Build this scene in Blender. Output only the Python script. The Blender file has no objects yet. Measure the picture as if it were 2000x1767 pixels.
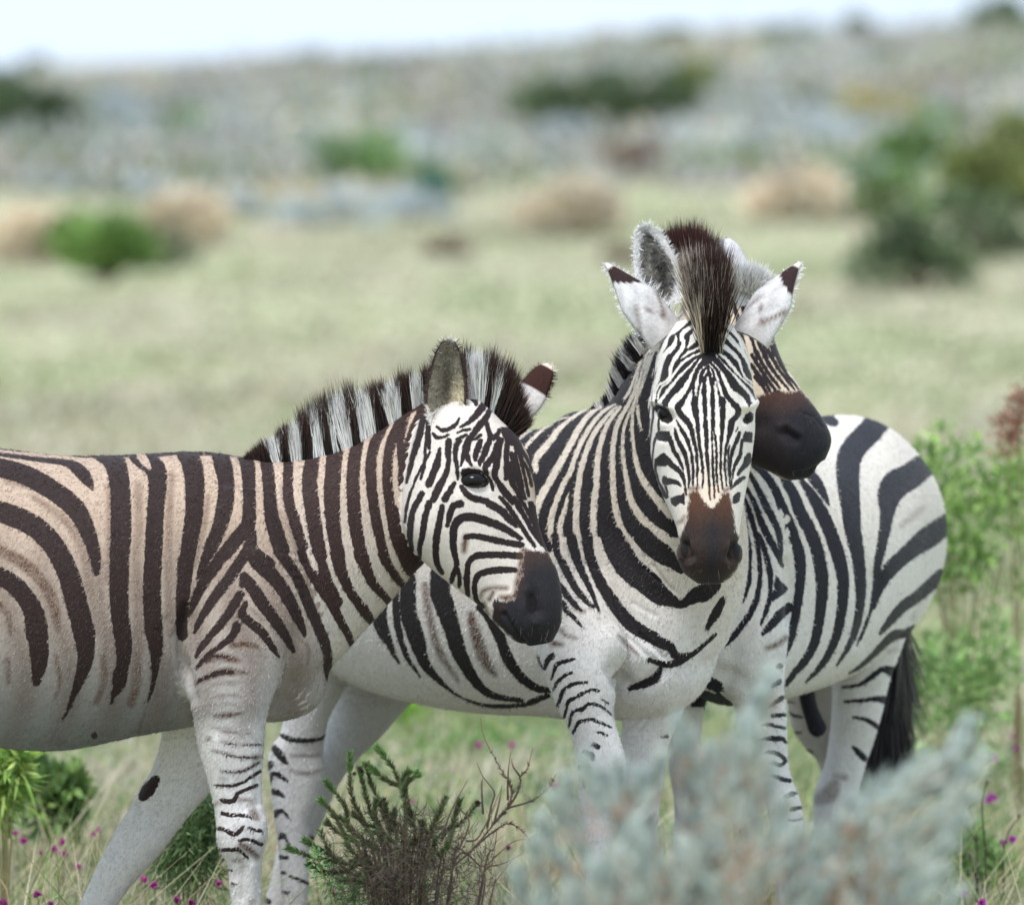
import bpy, bmesh, math, random
import numpy as np
from mathutils import Vector, kdtree
from mathutils.bvhtree import BVHTree

random.seed(7)
rng = np.random.default_rng(7)
scene = bpy.context.scene
COL = scene.collection

# ------------------------------------------------------------------ camera
CAM_H = 2.1
F_PX = 13500.0                      # focal length in photo pixels (photo is 2000 x 1767)
PITCH = math.atan(718.5 / F_PX)     # horizon lies at photo row 165
cam_data = bpy.data.cameras.new('camera')
cam = bpy.data.objects.new('camera', cam_data)
COL.objects.link(cam)
cam.location = (0, 0, CAM_H)
cam.rotation_euler = (math.pi / 2 - PITCH, 0, 0)
cam_data.sensor_width = 36.0
cam_data.sensor_fit = 'HORIZONTAL'
cam_data.lens = F_PX / 2000.0 * 36.0
cam_data.clip_start = 0.5
cam_data.clip_end = 3000.0
cam_data.dof.use_dof = True
cam_data.dof.focus_distance = 14.97
cam_data.dof.aperture_fstop = 3.1
cam_data.dof.aperture_blades = 0
scene.camera = cam

# ------------------------------------------------------------------ world, sun, exposure
SUN_EL, SUN_AZ = math.radians(64), math.radians(205)
world = bpy.data.worlds.new("World")
scene.world = world
world.use_nodes = True
wn, wl = world.node_tree.nodes, world.node_tree.links
bg = wn['Background']
sky = wn.new('ShaderNodeTexSky')
sky.sky_type = 'NISHITA'
sky.sun_disc = False
sky.sun_elevation = SUN_EL
sky.sun_rotation = SUN_AZ
sky.air_density = 1.2
sky.dust_density = 4.0
sky.ozone_density = 1.0
# thin bright overcast: a procedural cloud veil mixed over the clear sky
tcw = wn.new('ShaderNodeTexCoord')
cn = wn.new('ShaderNodeTexNoise'); cn.inputs['Scale'].default_value = 2.2; cn.inputs['Detail'].default_value = 4
cmap = wn.new('ShaderNodeMapping'); cmap.inputs['Scale'].default_value = (1, 1, 4)
wl.new(tcw.outputs['Generated'], cmap.inputs['Vector']); wl.new(cmap.outputs[0], cn.inputs['Vector'])
cr = wn.new('ShaderNodeMapRange'); cr.inputs['From Min'].default_value = 0.3; cr.inputs['From Max'].default_value = 0.7
cr.inputs['To Min'].default_value = 0.80; cr.inputs['To Max'].default_value = 0.97
wl.new(cn.outputs['Fac'], cr.inputs['Value'])
cmx = wn.new('ShaderNodeMix'); cmx.data_type = 'RGBA'
wl.new(cr.outputs[0], cmx.inputs['Factor']); wl.new(sky.outputs[0], cmx.inputs[6])
cmx.inputs[7].default_value = (6.7, 7.85, 9.3, 1)
wl.new(cmx.outputs[2], bg.inputs[0])
bg.inputs[1].default_value = 0.115
sun_data = bpy.data.lights.new('sun', 'SUN')
sun_data.energy = 2.7
sun_data.angle = math.radians(20)
sun_data.color = (1.0, 0.975, 0.95)
sun = bpy.data.objects.new('sun', sun_data)
COL.objects.link(sun)
# direction towards the sun: azimuth measured clockwise from +Y (north)
sd = Vector((math.sin(SUN_AZ) * math.cos(SUN_EL), math.cos(SUN_AZ) * math.cos(SUN_EL), math.sin(SUN_EL)))
sun.rotation_euler = sd.to_track_quat('Z', 'Y').to_euler()
sun.location = (0, 0, 30)
scene.view_settings.view_transform = 'Standard'
scene.view_settings.look = 'None'
scene.view_settings.gamma = 1.0
scene.view_settings.exposure = 0.44
scene.cycles.max_bounces = 6
scene.cycles.diffuse_bounces = 3
scene.cycles.use_denoising = True

# ------------------------------------------------------------------ helpers
SP, CP = math.sin(PITCH), math.cos(PITCH)

def unproj(px, py, Y):
    """photo pixel + distance Y -> world points (arrays allowed)"""
    px, py, Y = np.broadcast_arrays(np.asarray(px, float), np.asarray(py, float), np.asarray(Y, float))
    a = (px - 1000.0) / F_PX
    b = (883.5 - py) / F_PX
    ry = CP + b * SP
    rz = -SP + b * CP
    t = Y / ry
    return np.stack([a * t, Y, CAM_H + rz * t], -1)

def proj(P):
    d = P - np.array([0, 0, CAM_H])
    zc = d[:, 1] * CP - d[:, 2] * SP
    yc = d[:, 1] * SP + d[:, 2] * CP
    return np.stack([1000 + F_PX * d[:, 0] / zc, 883.5 - F_PX * yc / zc], -1)

def lin(r, g, b):
    c = np.array([r, g, b], float) / 255.0
    return np.where(c <= 0.04045, c / 12.92, ((c + 0.055) / 1.055) ** 2.4)

def tag(o, label, cat, group=None, kind=None):
    if label: o['label'] = label
    if cat: o['category'] = cat
    if group: o['group'] = group
    if kind: o['kind'] = kind
    return o

def link_mesh(name, me, mat, parent=None):
    o = bpy.data.objects.new(name, me)
    COL.objects.link(o)
    if mat is not None:
        me.materials.append(mat)
    if parent is not None:
        o.parent = parent
        o.matrix_parent_inverse = parent.matrix_world.inverted() if parent.type == 'EMPTY' else o.matrix_parent_inverse
    return o

def mesh_np(name, verts, faces_list, smooth=True):
    """faces_list: list of int arrays (n,3) or (n,4)"""
    me = bpy.data.meshes.new(name)
    verts = np.asarray(verts, np.float32)
    me.vertices.add(len(verts))
    me.vertices.foreach_set('co', verts.ravel())
    loops = np.concatenate([np.asarray(f, np.int32).ravel() for f in faces_list])
    sizes = np.concatenate([np.full(len(f), f.shape[1], np.int32) for f in faces_list])
    starts = np.concatenate([[0], np.cumsum(sizes)[:-1]]).astype(np.int32)
    me.loops.add(len(loops))
    me.loops.foreach_set('vertex_index', loops)
    me.polygons.add(len(sizes))
    me.polygons.foreach_set('loop_start', starts)
    me.polygons.foreach_set('use_smooth', np.full(len(sizes), smooth, bool))
    me.update(calc_edges=True)
    me.validate()
    return me

def set_color(me, name, cols):
    a = me.attributes.new(name, 'FLOAT_COLOR', 'POINT')
    c = np.ones((len(cols), 4), np.float32)
    c[:, :3] = cols
    a.data.foreach_set('color', c.ravel())

def set_float(me, name, v):
    a = me.attributes.new(name, 'FLOAT', 'POINT')
    a.data.foreach_set('value', np.asarray(v, np.float32))

def unit(v):
    return v / np.maximum(np.linalg.norm(v, axis=-1, keepdims=True), 1e-9)

def blades(name, root, dirv, length, width, c0, c1, bend=None, mat=None, parent=None, flat=None):
    """many thin tapered blades as ONE mesh (hair, grass, needles, leaves)"""
    n = len(root)
    root = np.asarray(root, float); dirv = unit(np.asarray(dirv, float))
    length = np.broadcast_to(np.asarray(length, float), (n,))[:, None]
    width = np.broadcast_to(np.asarray(width, float), (n,))[:, None]
    if bend is None: bend = np.zeros((n, 3))
    rnd = rng.normal(size=(n, 3)) if flat is None else np.asarray(flat, float) + 0.25 * rng.normal(size=(n, 3))
    side = unit(np.cross(dirv, rnd)) * width * 0.5
    mid = root + dirv * length * 0.5 + bend * length * 0.25
    tip = root + dirv * length + bend * length
    v = np.stack([root - side * .8, root + side * .8, mid - side, mid + side, tip], 1).reshape(-1, 3)
    i = (np.arange(n) * 5)[:, None]
    quads = i + np.array([[0, 1, 3, 2]])
    tris = i + np.array([[2, 3, 4]])
    me = mesh_np(name, v, [quads, tris])
    c0 = np.broadcast_to(np.asarray(c0, float), (n, 3)); c1 = np.broadcast_to(np.asarray(c1, float), (n, 3))
    cm = (c0 + c1) * .5
    set_color(me, 'col', np.stack([c0, c0, cm, cm, c1], 1).reshape(-1, 3))
    return link_mesh(name, me, mat, parent)

# ------------------------------------------------------------------ materials
def new_mat(name):
    m = bpy.data.materials.new(name)
    m.use_nodes = True
    return m, m.node_tree.nodes, m.node_tree.links, m.node_tree.nodes['Principled BSDF']

def attr(nodes, name):
    n = nodes.new('ShaderNodeAttribute'); n.attribute_name = name
    return n

def vcol_mat(name, rough=0.7, spec=0.25, transl=0.0, noise=0.0, nscale=40):
    m, n, l, p = new_mat(name)
    a = attr(n, 'col')
    out = a.outputs['Color']
    if noise:
        tx = n.new('ShaderNodeTexNoise'); tx.inputs['Scale'].default_value = nscale; tx.inputs['Detail'].default_value = 3
        tc = n.new('ShaderNodeTexCoord'); l.new(tc.outputs['Object'], tx.inputs['Vector'])
        mr = n.new('ShaderNodeMapRange'); mr.inputs['To Min'].default_value = 1 - noise; mr.inputs['To Max'].default_value = 1 + noise
        l.new(tx.outputs['Fac'], mr.inputs['Value'])
        mx = n.new('ShaderNodeVectorMath'); mx.operation = 'MULTIPLY'
        l.new(out, mx.inputs[0]); l.new(mr.outputs[0], mx.inputs[1]); out = mx.outputs[0]
    l.new(out, p.inputs['Base Color'])
    p.inputs['Roughness'].default_value = rough
    p.inputs['Specular IOR Level'].default_value = spec
    if transl:
        t = n.new('ShaderNodeBsdfTranslucent'); l.new(out, t.inputs['Color'])
        mix = n.new('ShaderNodeMixShader'); mix.inputs[0].default_value = transl
        l.new(p.outputs[0], mix.inputs[1]); l.new(t.outputs[0], mix.inputs[2])
        l.new(mix.outputs[0], n['Material Output'].inputs['Surface'])
    return m

M_HAIR = vcol_mat('zebra_hair', 0.55, 0.3)
M_LEAF = vcol_mat('leaf_blades', 0.6, 0.25, 0.25)
M_FAR = vcol_mat('shrub_leaf', 0.7, 0.2, 0.15)
M_TWIG = vcol_mat('woody_stem', 0.85, 0.15, 0, 0.3, 60)
M_EAR = vcol_mat('ear_skin_fur', 0.85, 0.15, 0, 0.34, 150)

def coat_material():
    m, n, l, p = new_mat('zebra_coat')
    tc = n.new('ShaderNodeTexCoord')
    n1 = n.new('ShaderNodeTexNoise'); n1.inputs['Scale'].default_value = 190; n1.inputs['Detail'].default_value = 3
    n2 = n.new('ShaderNodeTexNoise'); n2.inputs['Scale'].default_value = 55; n2.inputs['Detail'].default_value = 4
    n3 = n.new('ShaderNodeTexNoise'); n3.inputs['Scale'].default_value = 420; n3.inputs['Detail'].default_value = 2
    mp = n.new('ShaderNodeMapping'); mp.inputs['Scale'].default_value = (1.0, 1.0, 0.45)
    l.new(tc.outputs['Object'], mp.inputs['Vector'])
    mp3 = n.new('ShaderNodeMapping'); mp3.inputs['Scale'].default_value = (1.0, 1.0, 0.22); mp3.inputs['Rotation'].default_value = (0, 0.35, 0)
    l.new(tc.outputs['Object'], mp3.inputs['Vector'])
    l.new(mp.outputs[0], n1.inputs['Vector']); l.new(mp3.outputs[0], n3.inputs['Vector'])
    l.new(tc.outputs['Object'], n2.inputs['Vector'])
    st = attr(n, 'stripe')
    def m2(op, a, b):
        q = n.new('ShaderNodeMath'); q.operation = op
        for i, x in enumerate((a, b)):
            if isinstance(x, (int, float)): q.inputs[i].default_value = x
            else: l.new(x, q.inputs[i])
        return q.outputs[0]
    w1 = m2('MULTIPLY', m2('SUBTRACT', n1.outputs['Fac'], 0.5), 5.5)
    w2 = m2('MULTIPLY', m2('SUBTRACT', n2.outputs['Fac'], 0.5), 4.0)
    w3 = m2('MULTIPLY', m2('SUBTRACT', n3.outputs['Fac'], 0.5), 3.0)
    s = m2('ADD', m2('ADD', st.outputs['Fac'], w1), m2('ADD', w2, w3))
    ss = n.new('ShaderNodeMapRange'); ss.interpolation_type = 'SMOOTHSTEP'
    ss.inputs['From Min'].default_value = -1.3; ss.inputs['From Max'].default_value = 1.3
    l.new(s, ss.inputs['Value'])
    # brown shadow stripes, broken up by hair-scale mottling
    br = attr(n, 'brown')
    mott = m2('ADD', m2('MULTIPLY', n3.outputs['Fac'], 0.9), m2('MULTIPLY', n2.outputs['Fac'], 0.6))
    bf = n.new('ShaderNodeMapRange'); bf.inputs['From Min'].default_value = 0.45; bf.inputs['From Max'].default_value = 1.05
    l.new(mott, bf.inputs['Value'])
    bfac = m2('MULTIPLY', br.outputs['Fac'], m2('ADD', m2('MULTIPLY', bf.outputs[0], 0.9), 0.45))
    bcl = n.new('ShaderNodeClamp'); l.new(bfac, bcl.inputs['Value'])
    lc = attr(n, 'light'); dc = attr(n, 'dark')
    # light hair: fine tonal grain
    g = n.new('ShaderNodeMapRange'); g.inputs['To Min'].default_value = 0.60; g.inputs['To Max'].default_value = 1.34
    l.new(m2('ADD', m2('MULTIPLY', n3.outputs['Fac'], 0.6), m2('MULTIPLY', n2.outputs['Fac'], 0.4)), g.inputs['Value'])
    gl = n.new('ShaderNodeVectorMath'); gl.operation = 'MULTIPLY'
    l.new(lc.outputs['Color'], gl.inputs[0]); l.new(g.outputs[0], gl.inputs[1])
    mb = n.new('ShaderNodeMix'); mb.data_type = 'RGBA'
    l.new(bcl.outputs[0], mb.inputs['Factor']); l.new(gl.outputs[0], mb.inputs[6])
    mb.inputs[7].default_value = (0.085, 0.04, 0.024, 1)
    md = n.new('ShaderNodeMix'); md.data_type = 'RGBA'
    l.new(ss.outputs[0], md.inputs['Factor']); l.new(mb.outputs[2], md.inputs[6])
    gd = n.new('ShaderNodeVectorMath'); gd.operation = 'MULTIPLY'
    g2 = n.new('ShaderNodeMapRange'); g2.inputs['To Min'].default_value = 0.6; g2.inputs['To Max'].default_value = 1.4
    l.new(n1.outputs['Fac'], g2.inputs['Value'])
    l.new(dc.outputs['Color'], gd.inputs[0]); l.new(g2.outputs[0], gd.inputs[1])
    l.new(gd.outputs[0], md.inputs[7])
    l.new(md.outputs[2], p.inputs['Base Color'])
    p.inputs['Roughness'].default_value = 0.72
    p.inputs['Specular IOR Level'].default_value = 0.14
    p.inputs['Sheen Weight'].default_value = 0.06
    p.inputs['Sheen Roughness'].default_value = 0.5
    bp = n.new('ShaderNodeBump'); bp.inputs['Strength'].default_value = 0.07; bp.inputs['Distance'].default_value = 0.004
    l.new(m2('ADD', n3.outputs['Fac'], m2('MULTIPLY', n1.outputs['Fac'], 0.7)), bp.inputs['Height'])
    l.new(bp.outputs[0], p.inputs['Normal'])
    return m
M_COAT = coat_material()

def eye_material():
    m, n, l, p = new_mat('eye_wet')
    p.inputs['Base Color'].default_value = (0.006, 0.005, 0.005, 1)
    p.inputs['Roughness'].default_value = 0.12
    p.inputs['Specular IOR Level'].default_value = 0.22
    tx = n.new('ShaderNodeTexNoise'); tx.inputs['Scale'].default_value = 60
    mr = n.new('ShaderNodeMapRange'); mr.inputs['To Min'].default_value = 0.08; mr.inputs['To Max'].default_value = 0.2
    l.new(tx.outputs['Fac'], mr.inputs['Value']); l.new(mr.outputs[0], p.inputs['Roughness'])
    return m
M_EYE = eye_material()
# ------------------------------------------------------------------ animal builder
REG = dict(W=(0, 0, 1), A=(0, 640, 1.818), B=(0, 1100, 1.818), C=(1000, 420, 2.266), D=(750, 640, 2.7175),
           E=(1230, 620, 3.273), F=(1400, 780, 2.85), G=(1000, 780, 5), H=(1000, 1050, 5), I=(1340, 900, 3.535),
           J=(620, 1080, 4), K=(180, 1080, 4), L=(340, 1380, 4.567), M=(1030, 1280, 5), N=(1400, 1280, 5),
           Q=(1250, 600, 8), R=(1250, 780, 8), S=(1250, 950, 8), U=(840, 780, 8), V=(0, 1250, 3.91))

def parse(reg, s):
    x0, y0, k = REG[reg]
    a = np.array([[float(v) for v in t.split(',')] for t in s.split()])
    a[:, 0] = x0 + a[:, 0] / k
    a[:, 1] = y0 + a[:, 1] / k
    if a.shape[1] > 2: a[:, 2:] /= k
    return a

def catmull(a, sub):
    if len(a) < 3:
        t = np.linspace(0, 1, sub * max(1, len(a) - 1) + 1)
        return np.stack([np.interp(t, np.linspace(0, 1, len(a)), a[:, c]) for c in range(a.shape[1])], 1)
    p = np.vstack([2 * a[0] - a[1], a, 2 * a[-1] - a[-2]])
    out = []
    for i in range(1, len(p) - 2):
        p0, p1, p2, p3 = p[i - 1], p[i], p[i + 1], p[i + 2]
        for t in np.linspace(0, 1, sub, endpoint=False):
            out.append(.5 * ((2 * p1) + (-p0 + p2) * t + (2 * p0 - 5 * p1 + 4 * p2 - p3) * t * t + (-p0 + 3 * p1 - 3 * p2 + p3) * t ** 3))
    out.append(a[-1])
    return np.array(out)

def stroke_field(P, pts):
    """half width minus distance to the polyline, in photo pixels"""
    pts = catmull(pts, 4)
    pts[:, 2] = np.maximum(pts[:, 2], 0.2)
    f = np.full(len(P), -30.0)
    m = pts[:, 2].max() / 2 + 14
    sel = np.nonzero((P[:, 0] > pts[:, 0].min() - m) & (P[:, 0] < pts[:, 0].max() + m) &
                     (P[:, 1] > pts[:, 1].min() - m) & (P[:, 1] < pts[:, 1].max() + m))[0]
    if len(sel) == 0: return f
    Q = P[sel]
    best = np.full(len(sel), -30.0)
    for a, b in zip(pts[:-1], pts[1:]):
        d = b[:2] - a[:2]
        L2 = max(d @ d, 1e-6)
        t = np.clip(((Q - a[:2]) @ d) / L2, 0, 1)
        dist = np.hypot(Q[:, 0] - a[0] - t * d[0], Q[:, 1] - a[1] - t * d[1])
        best = np.maximum(best, (a[2] + t * (b[2] - a[2])) / 2 - dist)
    f[sel] = best
    return f

def poly_field(P, pts):
    f = np.full(len(P), -30.0)
    m = 14
    sel = np.nonzero((P[:, 0] > pts[:, 0].min() - m) & (P[:, 0] < pts[:, 0].max() + m) &
                     (P[:, 1] > pts[:, 1].min() - m) & (P[:, 1] < pts[:, 1].max() + m))[0]
    if len(sel) == 0: return f
    Q = P[sel]
    inside = np.zeros(len(sel), bool)
    dist = np.full(len(sel), 1e9)
    n = len(pts)
    for i in range(n):
        a, b = pts[i, :2], pts[(i + 1) % n, :2]
        d = b - a
        t = np.clip(((Q - a) @ d) / max(d @ d, 1e-6), 0, 1)
        dist = np.minimum(dist, np.hypot(Q[:, 0] - a[0] - t * d[0], Q[:, 1] - a[1] - t * d[1]))
        cond = (a[1] > Q[:, 1]) != (b[1] > Q[:, 1])
        xi = a[0] + (Q[:, 1] - a[1]) / (d[1] if abs(d[1]) > 1e-9 else 1e-9) * d[0]
        inside ^= cond & (Q[:, 0] < xi)
    f[sel] = np.clip(np.where(inside, dist, -dist), -30, 30)
    return f

def loft(sections, sub=6, ring=28, power=2.15):
    """sections: rows (ax,ay,aY, bx,by,bY, half_width[, egg]); A and B are two outline points (photo px + distance)"""
    rows = []
    for s in sections:
        s = list(s) + [0.0] * (8 - len(s))
        A = unproj(s[0], s[1], s[2]); B = unproj(s[3], s[4], s[5])
        rows.append(np.concatenate([A, B, [s[6], s[7]]]))
    R = catmull(np.array(rows), sub)
    A, B, hw, egg = R[:, :3], R[:, 3:6], np.maximum(R[:, 6], 0.004), R[:, 7]
    C = (A + B) / 2
    U = (A - B) / 2
    T = np.gradient(C, axis=0)
    lat = unit(np.cross(unit(T), unit(U)))
    for i in range(1, len(lat)):
        if lat[i] @ lat[i - 1] < 0: lat[i] *= -1
    th = np.linspace(0, 2 * math.pi, ring, endpoint=False)
    c, s = np.cos(th), np.sin(th)
    cu = np.sign(c) * np.abs(c) ** (2 / power)
    su = np.sign(s) * np.abs(s) ** (2 / power)
    w = hw[:, None] * (1 - egg[:, None] * cu[None, :])      # egg > 0: narrower at the A side
    V = C[:, None, :] + U[:, None, :] * cu[None, :, None] + lat[:, None, :] * (w * su[None, :])[:, :, None]
    k = len(C)
    V = V.reshape(-1, 3)
    i = np.arange(k - 1)[:, None] * ring
    j = np.arange(ring)[None, :]
    j2 = (j + 1) % ring
    F = np.stack([i + j, i + j2, i + ring + j2, i + ring + j], -1).reshape(-1, 4)
    base = len(V)
    V = np.vstack([V, C[0], C[-1]])
    jj = np.arange(ring); jj2 = (jj + 1) % ring
    cap0 = np.stack([np.full(ring, base), jj2, jj], -1)
    o = (k - 1) * ring
    cap1 = np.stack([np.full(ring, base + 1), o + jj, o + jj2], -1)
    return V, F, np.vstack([cap0, cap1])

def vnormals(me, n):
    a = np.empty(n * 3, np.float32)
    me.vertices.foreach_get('normal', a)
    return a.reshape(-1, 3)

class Animal:
    def __init__(self, name, label, lofts, voxel, light_fn, dark_fn, strokes, sculpt, headlabels=('head',), smooth=9, rough=(), relax=(), bias={}, brown_base=None):
        self.lofts = lofts
        Vs, Fq, Ft, lab, off = [], [], [], [], 0
        self.names = []
        for nm, secs, kw in lofts:
            kw = dict(kw); kw['sub'] = kw.get('sub', 6) * 2; kw['ring'] = int(kw.get('ring', 28) * 1.7)
            V, F, T = loft(secs, **kw)
            if nm not in self.names: self.names.append(nm)
            Vs.append(V); Fq.append(F + off); Ft.append(T + off); off += len(V)
            lab += [self.names.index(nm)] * len(V)
        V = np.vstack(Vs); lab = np.array(lab)
        src = mesh_np('raw', V, [np.vstack(Fq), np.vstack(Ft)])
        tmp = bpy.data.objects.new('raw', src)
        COL.objects.link(tmp)
        bm = bmesh.new(); bm.from_mesh(src)
        bmesh.ops.recalc_face_normals(bm, faces=bm.faces); bm.to_mesh(src); bm.free()
        r = tmp.modifiers.new('r', 'REMESH'); r.mode = 'VOXEL'; r.voxel_size = voxel; r.use_smooth_shade = True
        sm = tmp.modifiers.new('s', 'SMOOTH'); sm.factor = 0.5; sm.iterations = smooth
        dg = bpy.context.evaluated_depsgraph_get()
        me = bpy.data.meshes.new_from_object(tmp.evaluated_get(dg))
        bpy.data.objects.remove(tmp)
        kd = kdtree.KDTree(len(V))
        for i, v in enumerate(V): kd.insert(v, i)
        kd.balance()
        def labels(me):
            n = len(me.vertices)
            co = np.empty(n * 3, np.float32); me.vertices.foreach_get('co', co)
            co = co.reshape(-1, 3)
            return co, np.array([lab[kd.find(c)[1]] for c in co])
        co, L = labels(me)
        hid = [self.names.index(h) for h in headlabels]
        # refine the head so that narrow face stripes stay crisp
        bm = bmesh.new(); bm.from_mesh(me); bm.verts.ensure_lookup_table()
        hs = set(np.nonzero(np.isin(L, hid))[0].tolist())
        edges = [e for e in bm.edges if e.verts[0].index in hs and e.verts[1].index in hs]
        bmesh.ops.subdivide_edges(bm, edges=edges, cuts=1, use_grid_fill=True)
        bm.to_mesh(me); bm.free()
        co, L = labels(me)
        n = len(co)
        isin = lambda labs: np.isin(L, [self.names.index(x) for x in labs])
        co = co.astype(float)
        relax_n = 45
        if relax:
            ed = np.empty(len(me.edges) * 2, np.int32); me.edges.foreach_get('vertices', ed); ed = ed.reshape(-1, 2)
            deg = np.bincount(ed.ravel(), minlength=n).astype(float)[:, None]
            wv = isin(relax).astype(float)
            def avg(X):
                return np.stack([np.bincount(ed[:, 0], X[ed[:, 1], k], n) + np.bincount(ed[:, 1], X[ed[:, 0], k], n) for k in range(X.shape[1])], 1) / np.maximum(deg, 1)
            W = wv[:, None]
            for _ in range(12): W = avg(W)
            W = np.clip(W * 1.3 - .3, 0, 1)
            for _ in range(relax_n): co += .6 * W * (avg(co) - co)
        me.vertices.foreach_set('co', co.astype(np.float32).ravel())
        me.update()
        # sculpt strokes: push the surface in or out along its normal
        nor = vnormals(me, n)
        P = proj(co)
        for labs, reg, s, amp in sculpt:
            pts = parse(reg, s)
            g = np.zeros(n)
            m = isin(labs) & (nor[:, 1] < 0.35)
            w = pts[:, 2].copy(); pts2 = pts.copy()
            f = stroke_dist(P, pts2)
            wr = w.max()
            g = np.exp(-(f / wr) ** 2) * m
            co += nor * (g * amp)[:, None]
        # coat wrinkles and soft muscle lumps
        for labs, fx, fy, fz, amp in rough:
            m = isin(labs)
            co += nor * (m * amp * (np.sin(co[:, 0] * fx + 1.3 * np.sin(co[:, 2] * fz * .37)) * np.sin(co[:, 2] * fz + np.sin(co[:, 0] * fx * .5)) * np.cos(co[:, 1] * fy)))[:, None]
        me.vertices.foreach_set('co', co.astype(np.float32).ravel())
        me.update()
        P = proj(co)
        # signed membership of the head, so that its edge over the neck stays a clean line
        hset = [k for k in range(len(V)) if lab[k] == self.names.index('head')]
        kh = kdtree.KDTree(len(hset)); ko = kdtree.KDTree(len(V) - len(hset))
        for k in range(len(V)):
            (kh if lab[k] == self.names.index('head') else ko).insert(V[k], k)
        kh.balance(); ko.balance()
        m = np.full(n, -30.0)
        hl = self.names.index('head')
        hv = co[L == hl]
        lo, hi = hv.min(0) - .04, hv.max(0) + .04
        near = np.nonzero(((co > lo) & (co < hi)).all(1))[0]
        for k in near:
            m[k] = np.clip((ko.find(co[k])[2] - kh.find(co[k])[2]) * 900, -30, 30)
        inH, nearH = m > -14, (m > -30) & (m < 14) & (L == hl)
        F = {True: np.full(n, -30.0), False: np.full(n, -30.0)}
        brown = brown_base(co, P, L, self.names) if brown_base else np.zeros(n)
        dark = dark_fn(co, P, L, self.names)
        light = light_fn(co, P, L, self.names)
        for labs, reg, kind, body in strokes:
            for side in (True, False):
                if side:
                    if 'head' not in labs: continue
                    idx = np.nonzero(inH)[0]
                else:
                    ol = [x for x in labs if x != 'head']
                    if not ol: continue
                    idx = np.nonzero(isin(ol) | (nearH if 'neck' in ol else False))[0]
                f = F[side]
                Pi = P[idx]
                bs = max([bias.get(x, 0.0) for x in labs])
                for s in body.split(';'):
                    s = s.strip()
                    if not s: continue
                    pts = parse(reg, s)
                    if kind[0] == 'p' or kind[0] == 'q':
                        g = poly_field(Pi, pts)
                        if kind[0] == 'p': f[idx] = np.maximum(f[idx], g * (.38 if kind == 'ps' else 1.0))
                        else: f[idx] = np.minimum(f[idx], -g)
                    elif kind[0] == 'd':
                        pts[:, 2] += 2 * bs
                        f[idx] = np.maximum(f[idx], stroke_field(Pi, pts))
                    elif kind[0] == 'l':
                        f[idx] = np.minimum(f[idx], -stroke_field(Pi, pts))
                    elif kind[0] == 'b':
                        g = stroke_field(Pi, pts)
                        al = float(kind[1:])
                        brown[idx] = np.maximum(brown[idx], al * np.clip(g / 9 + 0.55, 0, 1))
        f = np.maximum(np.maximum(np.minimum(F[True], m), np.minimum(F[False], -m)), np.minimum(F[True], F[False]))
        hoof = co[:, 2] < 0.055
        f[hoof] = 30
        set_float(me, 'stripe', f); set_float(me, 'brown', brown)
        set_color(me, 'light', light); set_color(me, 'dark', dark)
        me.polygons.foreach_set('use_smooth', np.ones(len(me.polygons), bool))
        self.root = bpy.data.objects.new(name, None)
        COL.objects.link(self.root)
        foot = co[co[:, 2] < 0.1]
        c = (foot.min(0) + foot.max(0)) / 2
        self.root.location = (c[0], c[1], 0)
        bpy.context.view_layer.update()
        tag(self.root, label, 'zebra', 'zebras standing together')
        self.co, self.f, self.L, self.light, self.dark, self.brown = co, f, L, light, dark, brown
        self.nor = vnormals(me, n)
        self.body = link_mesh('body', me, M_COAT, self.root)
        self.bvh = BVHTree.FromPolygons([tuple(c) for c in co], [tuple(p.vertices) for p in me.polygons])

    def hit(self, px, py):
        d = unproj(px, py, 15.0) - np.array([0, 0, CAM_H])
        h, nn, i, dist = self.bvh.ray_cast(Vector((0, 0, CAM_H)), Vector(d).normalized())
        if h is None: return None, None
        return np.array(h), np.array(nn)

    def coat(self, n, back):
        """short lying hair over the whole body, coloured like the skin pattern it grows from"""
        me = self.body.data
        nf = len(me.polygons)
        vi = np.empty(nf * 4, np.int32)
        ar = np.empty(nf, np.float32); me.polygons.foreach_get('area', ar)
        lt = np.empty(nf, np.int32); me.polygons.foreach_get('loop_total', lt)
        ls = np.empty(nf, np.int32); me.polygons.foreach_get('loop_start', ls)
        lv = np.empty(len(me.loops), np.int32); me.loops.foreach_get('vertex_index', lv)
        v0, v1, v2 = lv[ls], lv[ls + 1], lv[ls + 2]
        keep = (self.nor[v0, 1] < 0.45) & (self.co[v0, 2] > .12)
        p = ar * keep; p = p / p.sum()
        fi = rng.choice(nf, n, p=p)
        w = rng.dirichlet((1, 1, 1), n)
        a, b_, c = v0[fi], v1[fi], v2[fi]
        mixv = lambda X: (X[a].T * w[:, 0] + X[b_].T * w[:, 1] + X[c].T * w[:, 2]).T
        root = mixv(self.co); nr = unit(mixv(self.nor)); f = mixv(self.f)
        li = mixv(self.light); dk = mixv(self.dark); br = mixv(self.brown)
        flow = np.array(back, float) + np.array([0, 0, -1.0])
        d = flow[None] - nr * (nr @ flow)[:, None]
        d = unit(unit(d + 1e-6) + .28 * rng.normal(size=(n, 3)) + nr * .30)
        t = (f + np.where(np.isin(self.L, [self.names.index('head')])[a], .7, 1.5) * rng.normal(size=n) > 0)[:, None]
        li = li * (1 - br[:, None] * .55) + np.array([.085, .04, .024]) * br[:, None] * .55
        col = np.where(t, dk * rng.uniform(.7, 1.8, (n, 1)), np.clip(li * rng.uniform(.72, 1.22, (n, 1)), 0, .85))
        hd = np.isin(self.L, [self.names.index('head')])[a]
        ln = rng.uniform(.005, .010, n) * np.where(hd, .38, 1)
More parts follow.
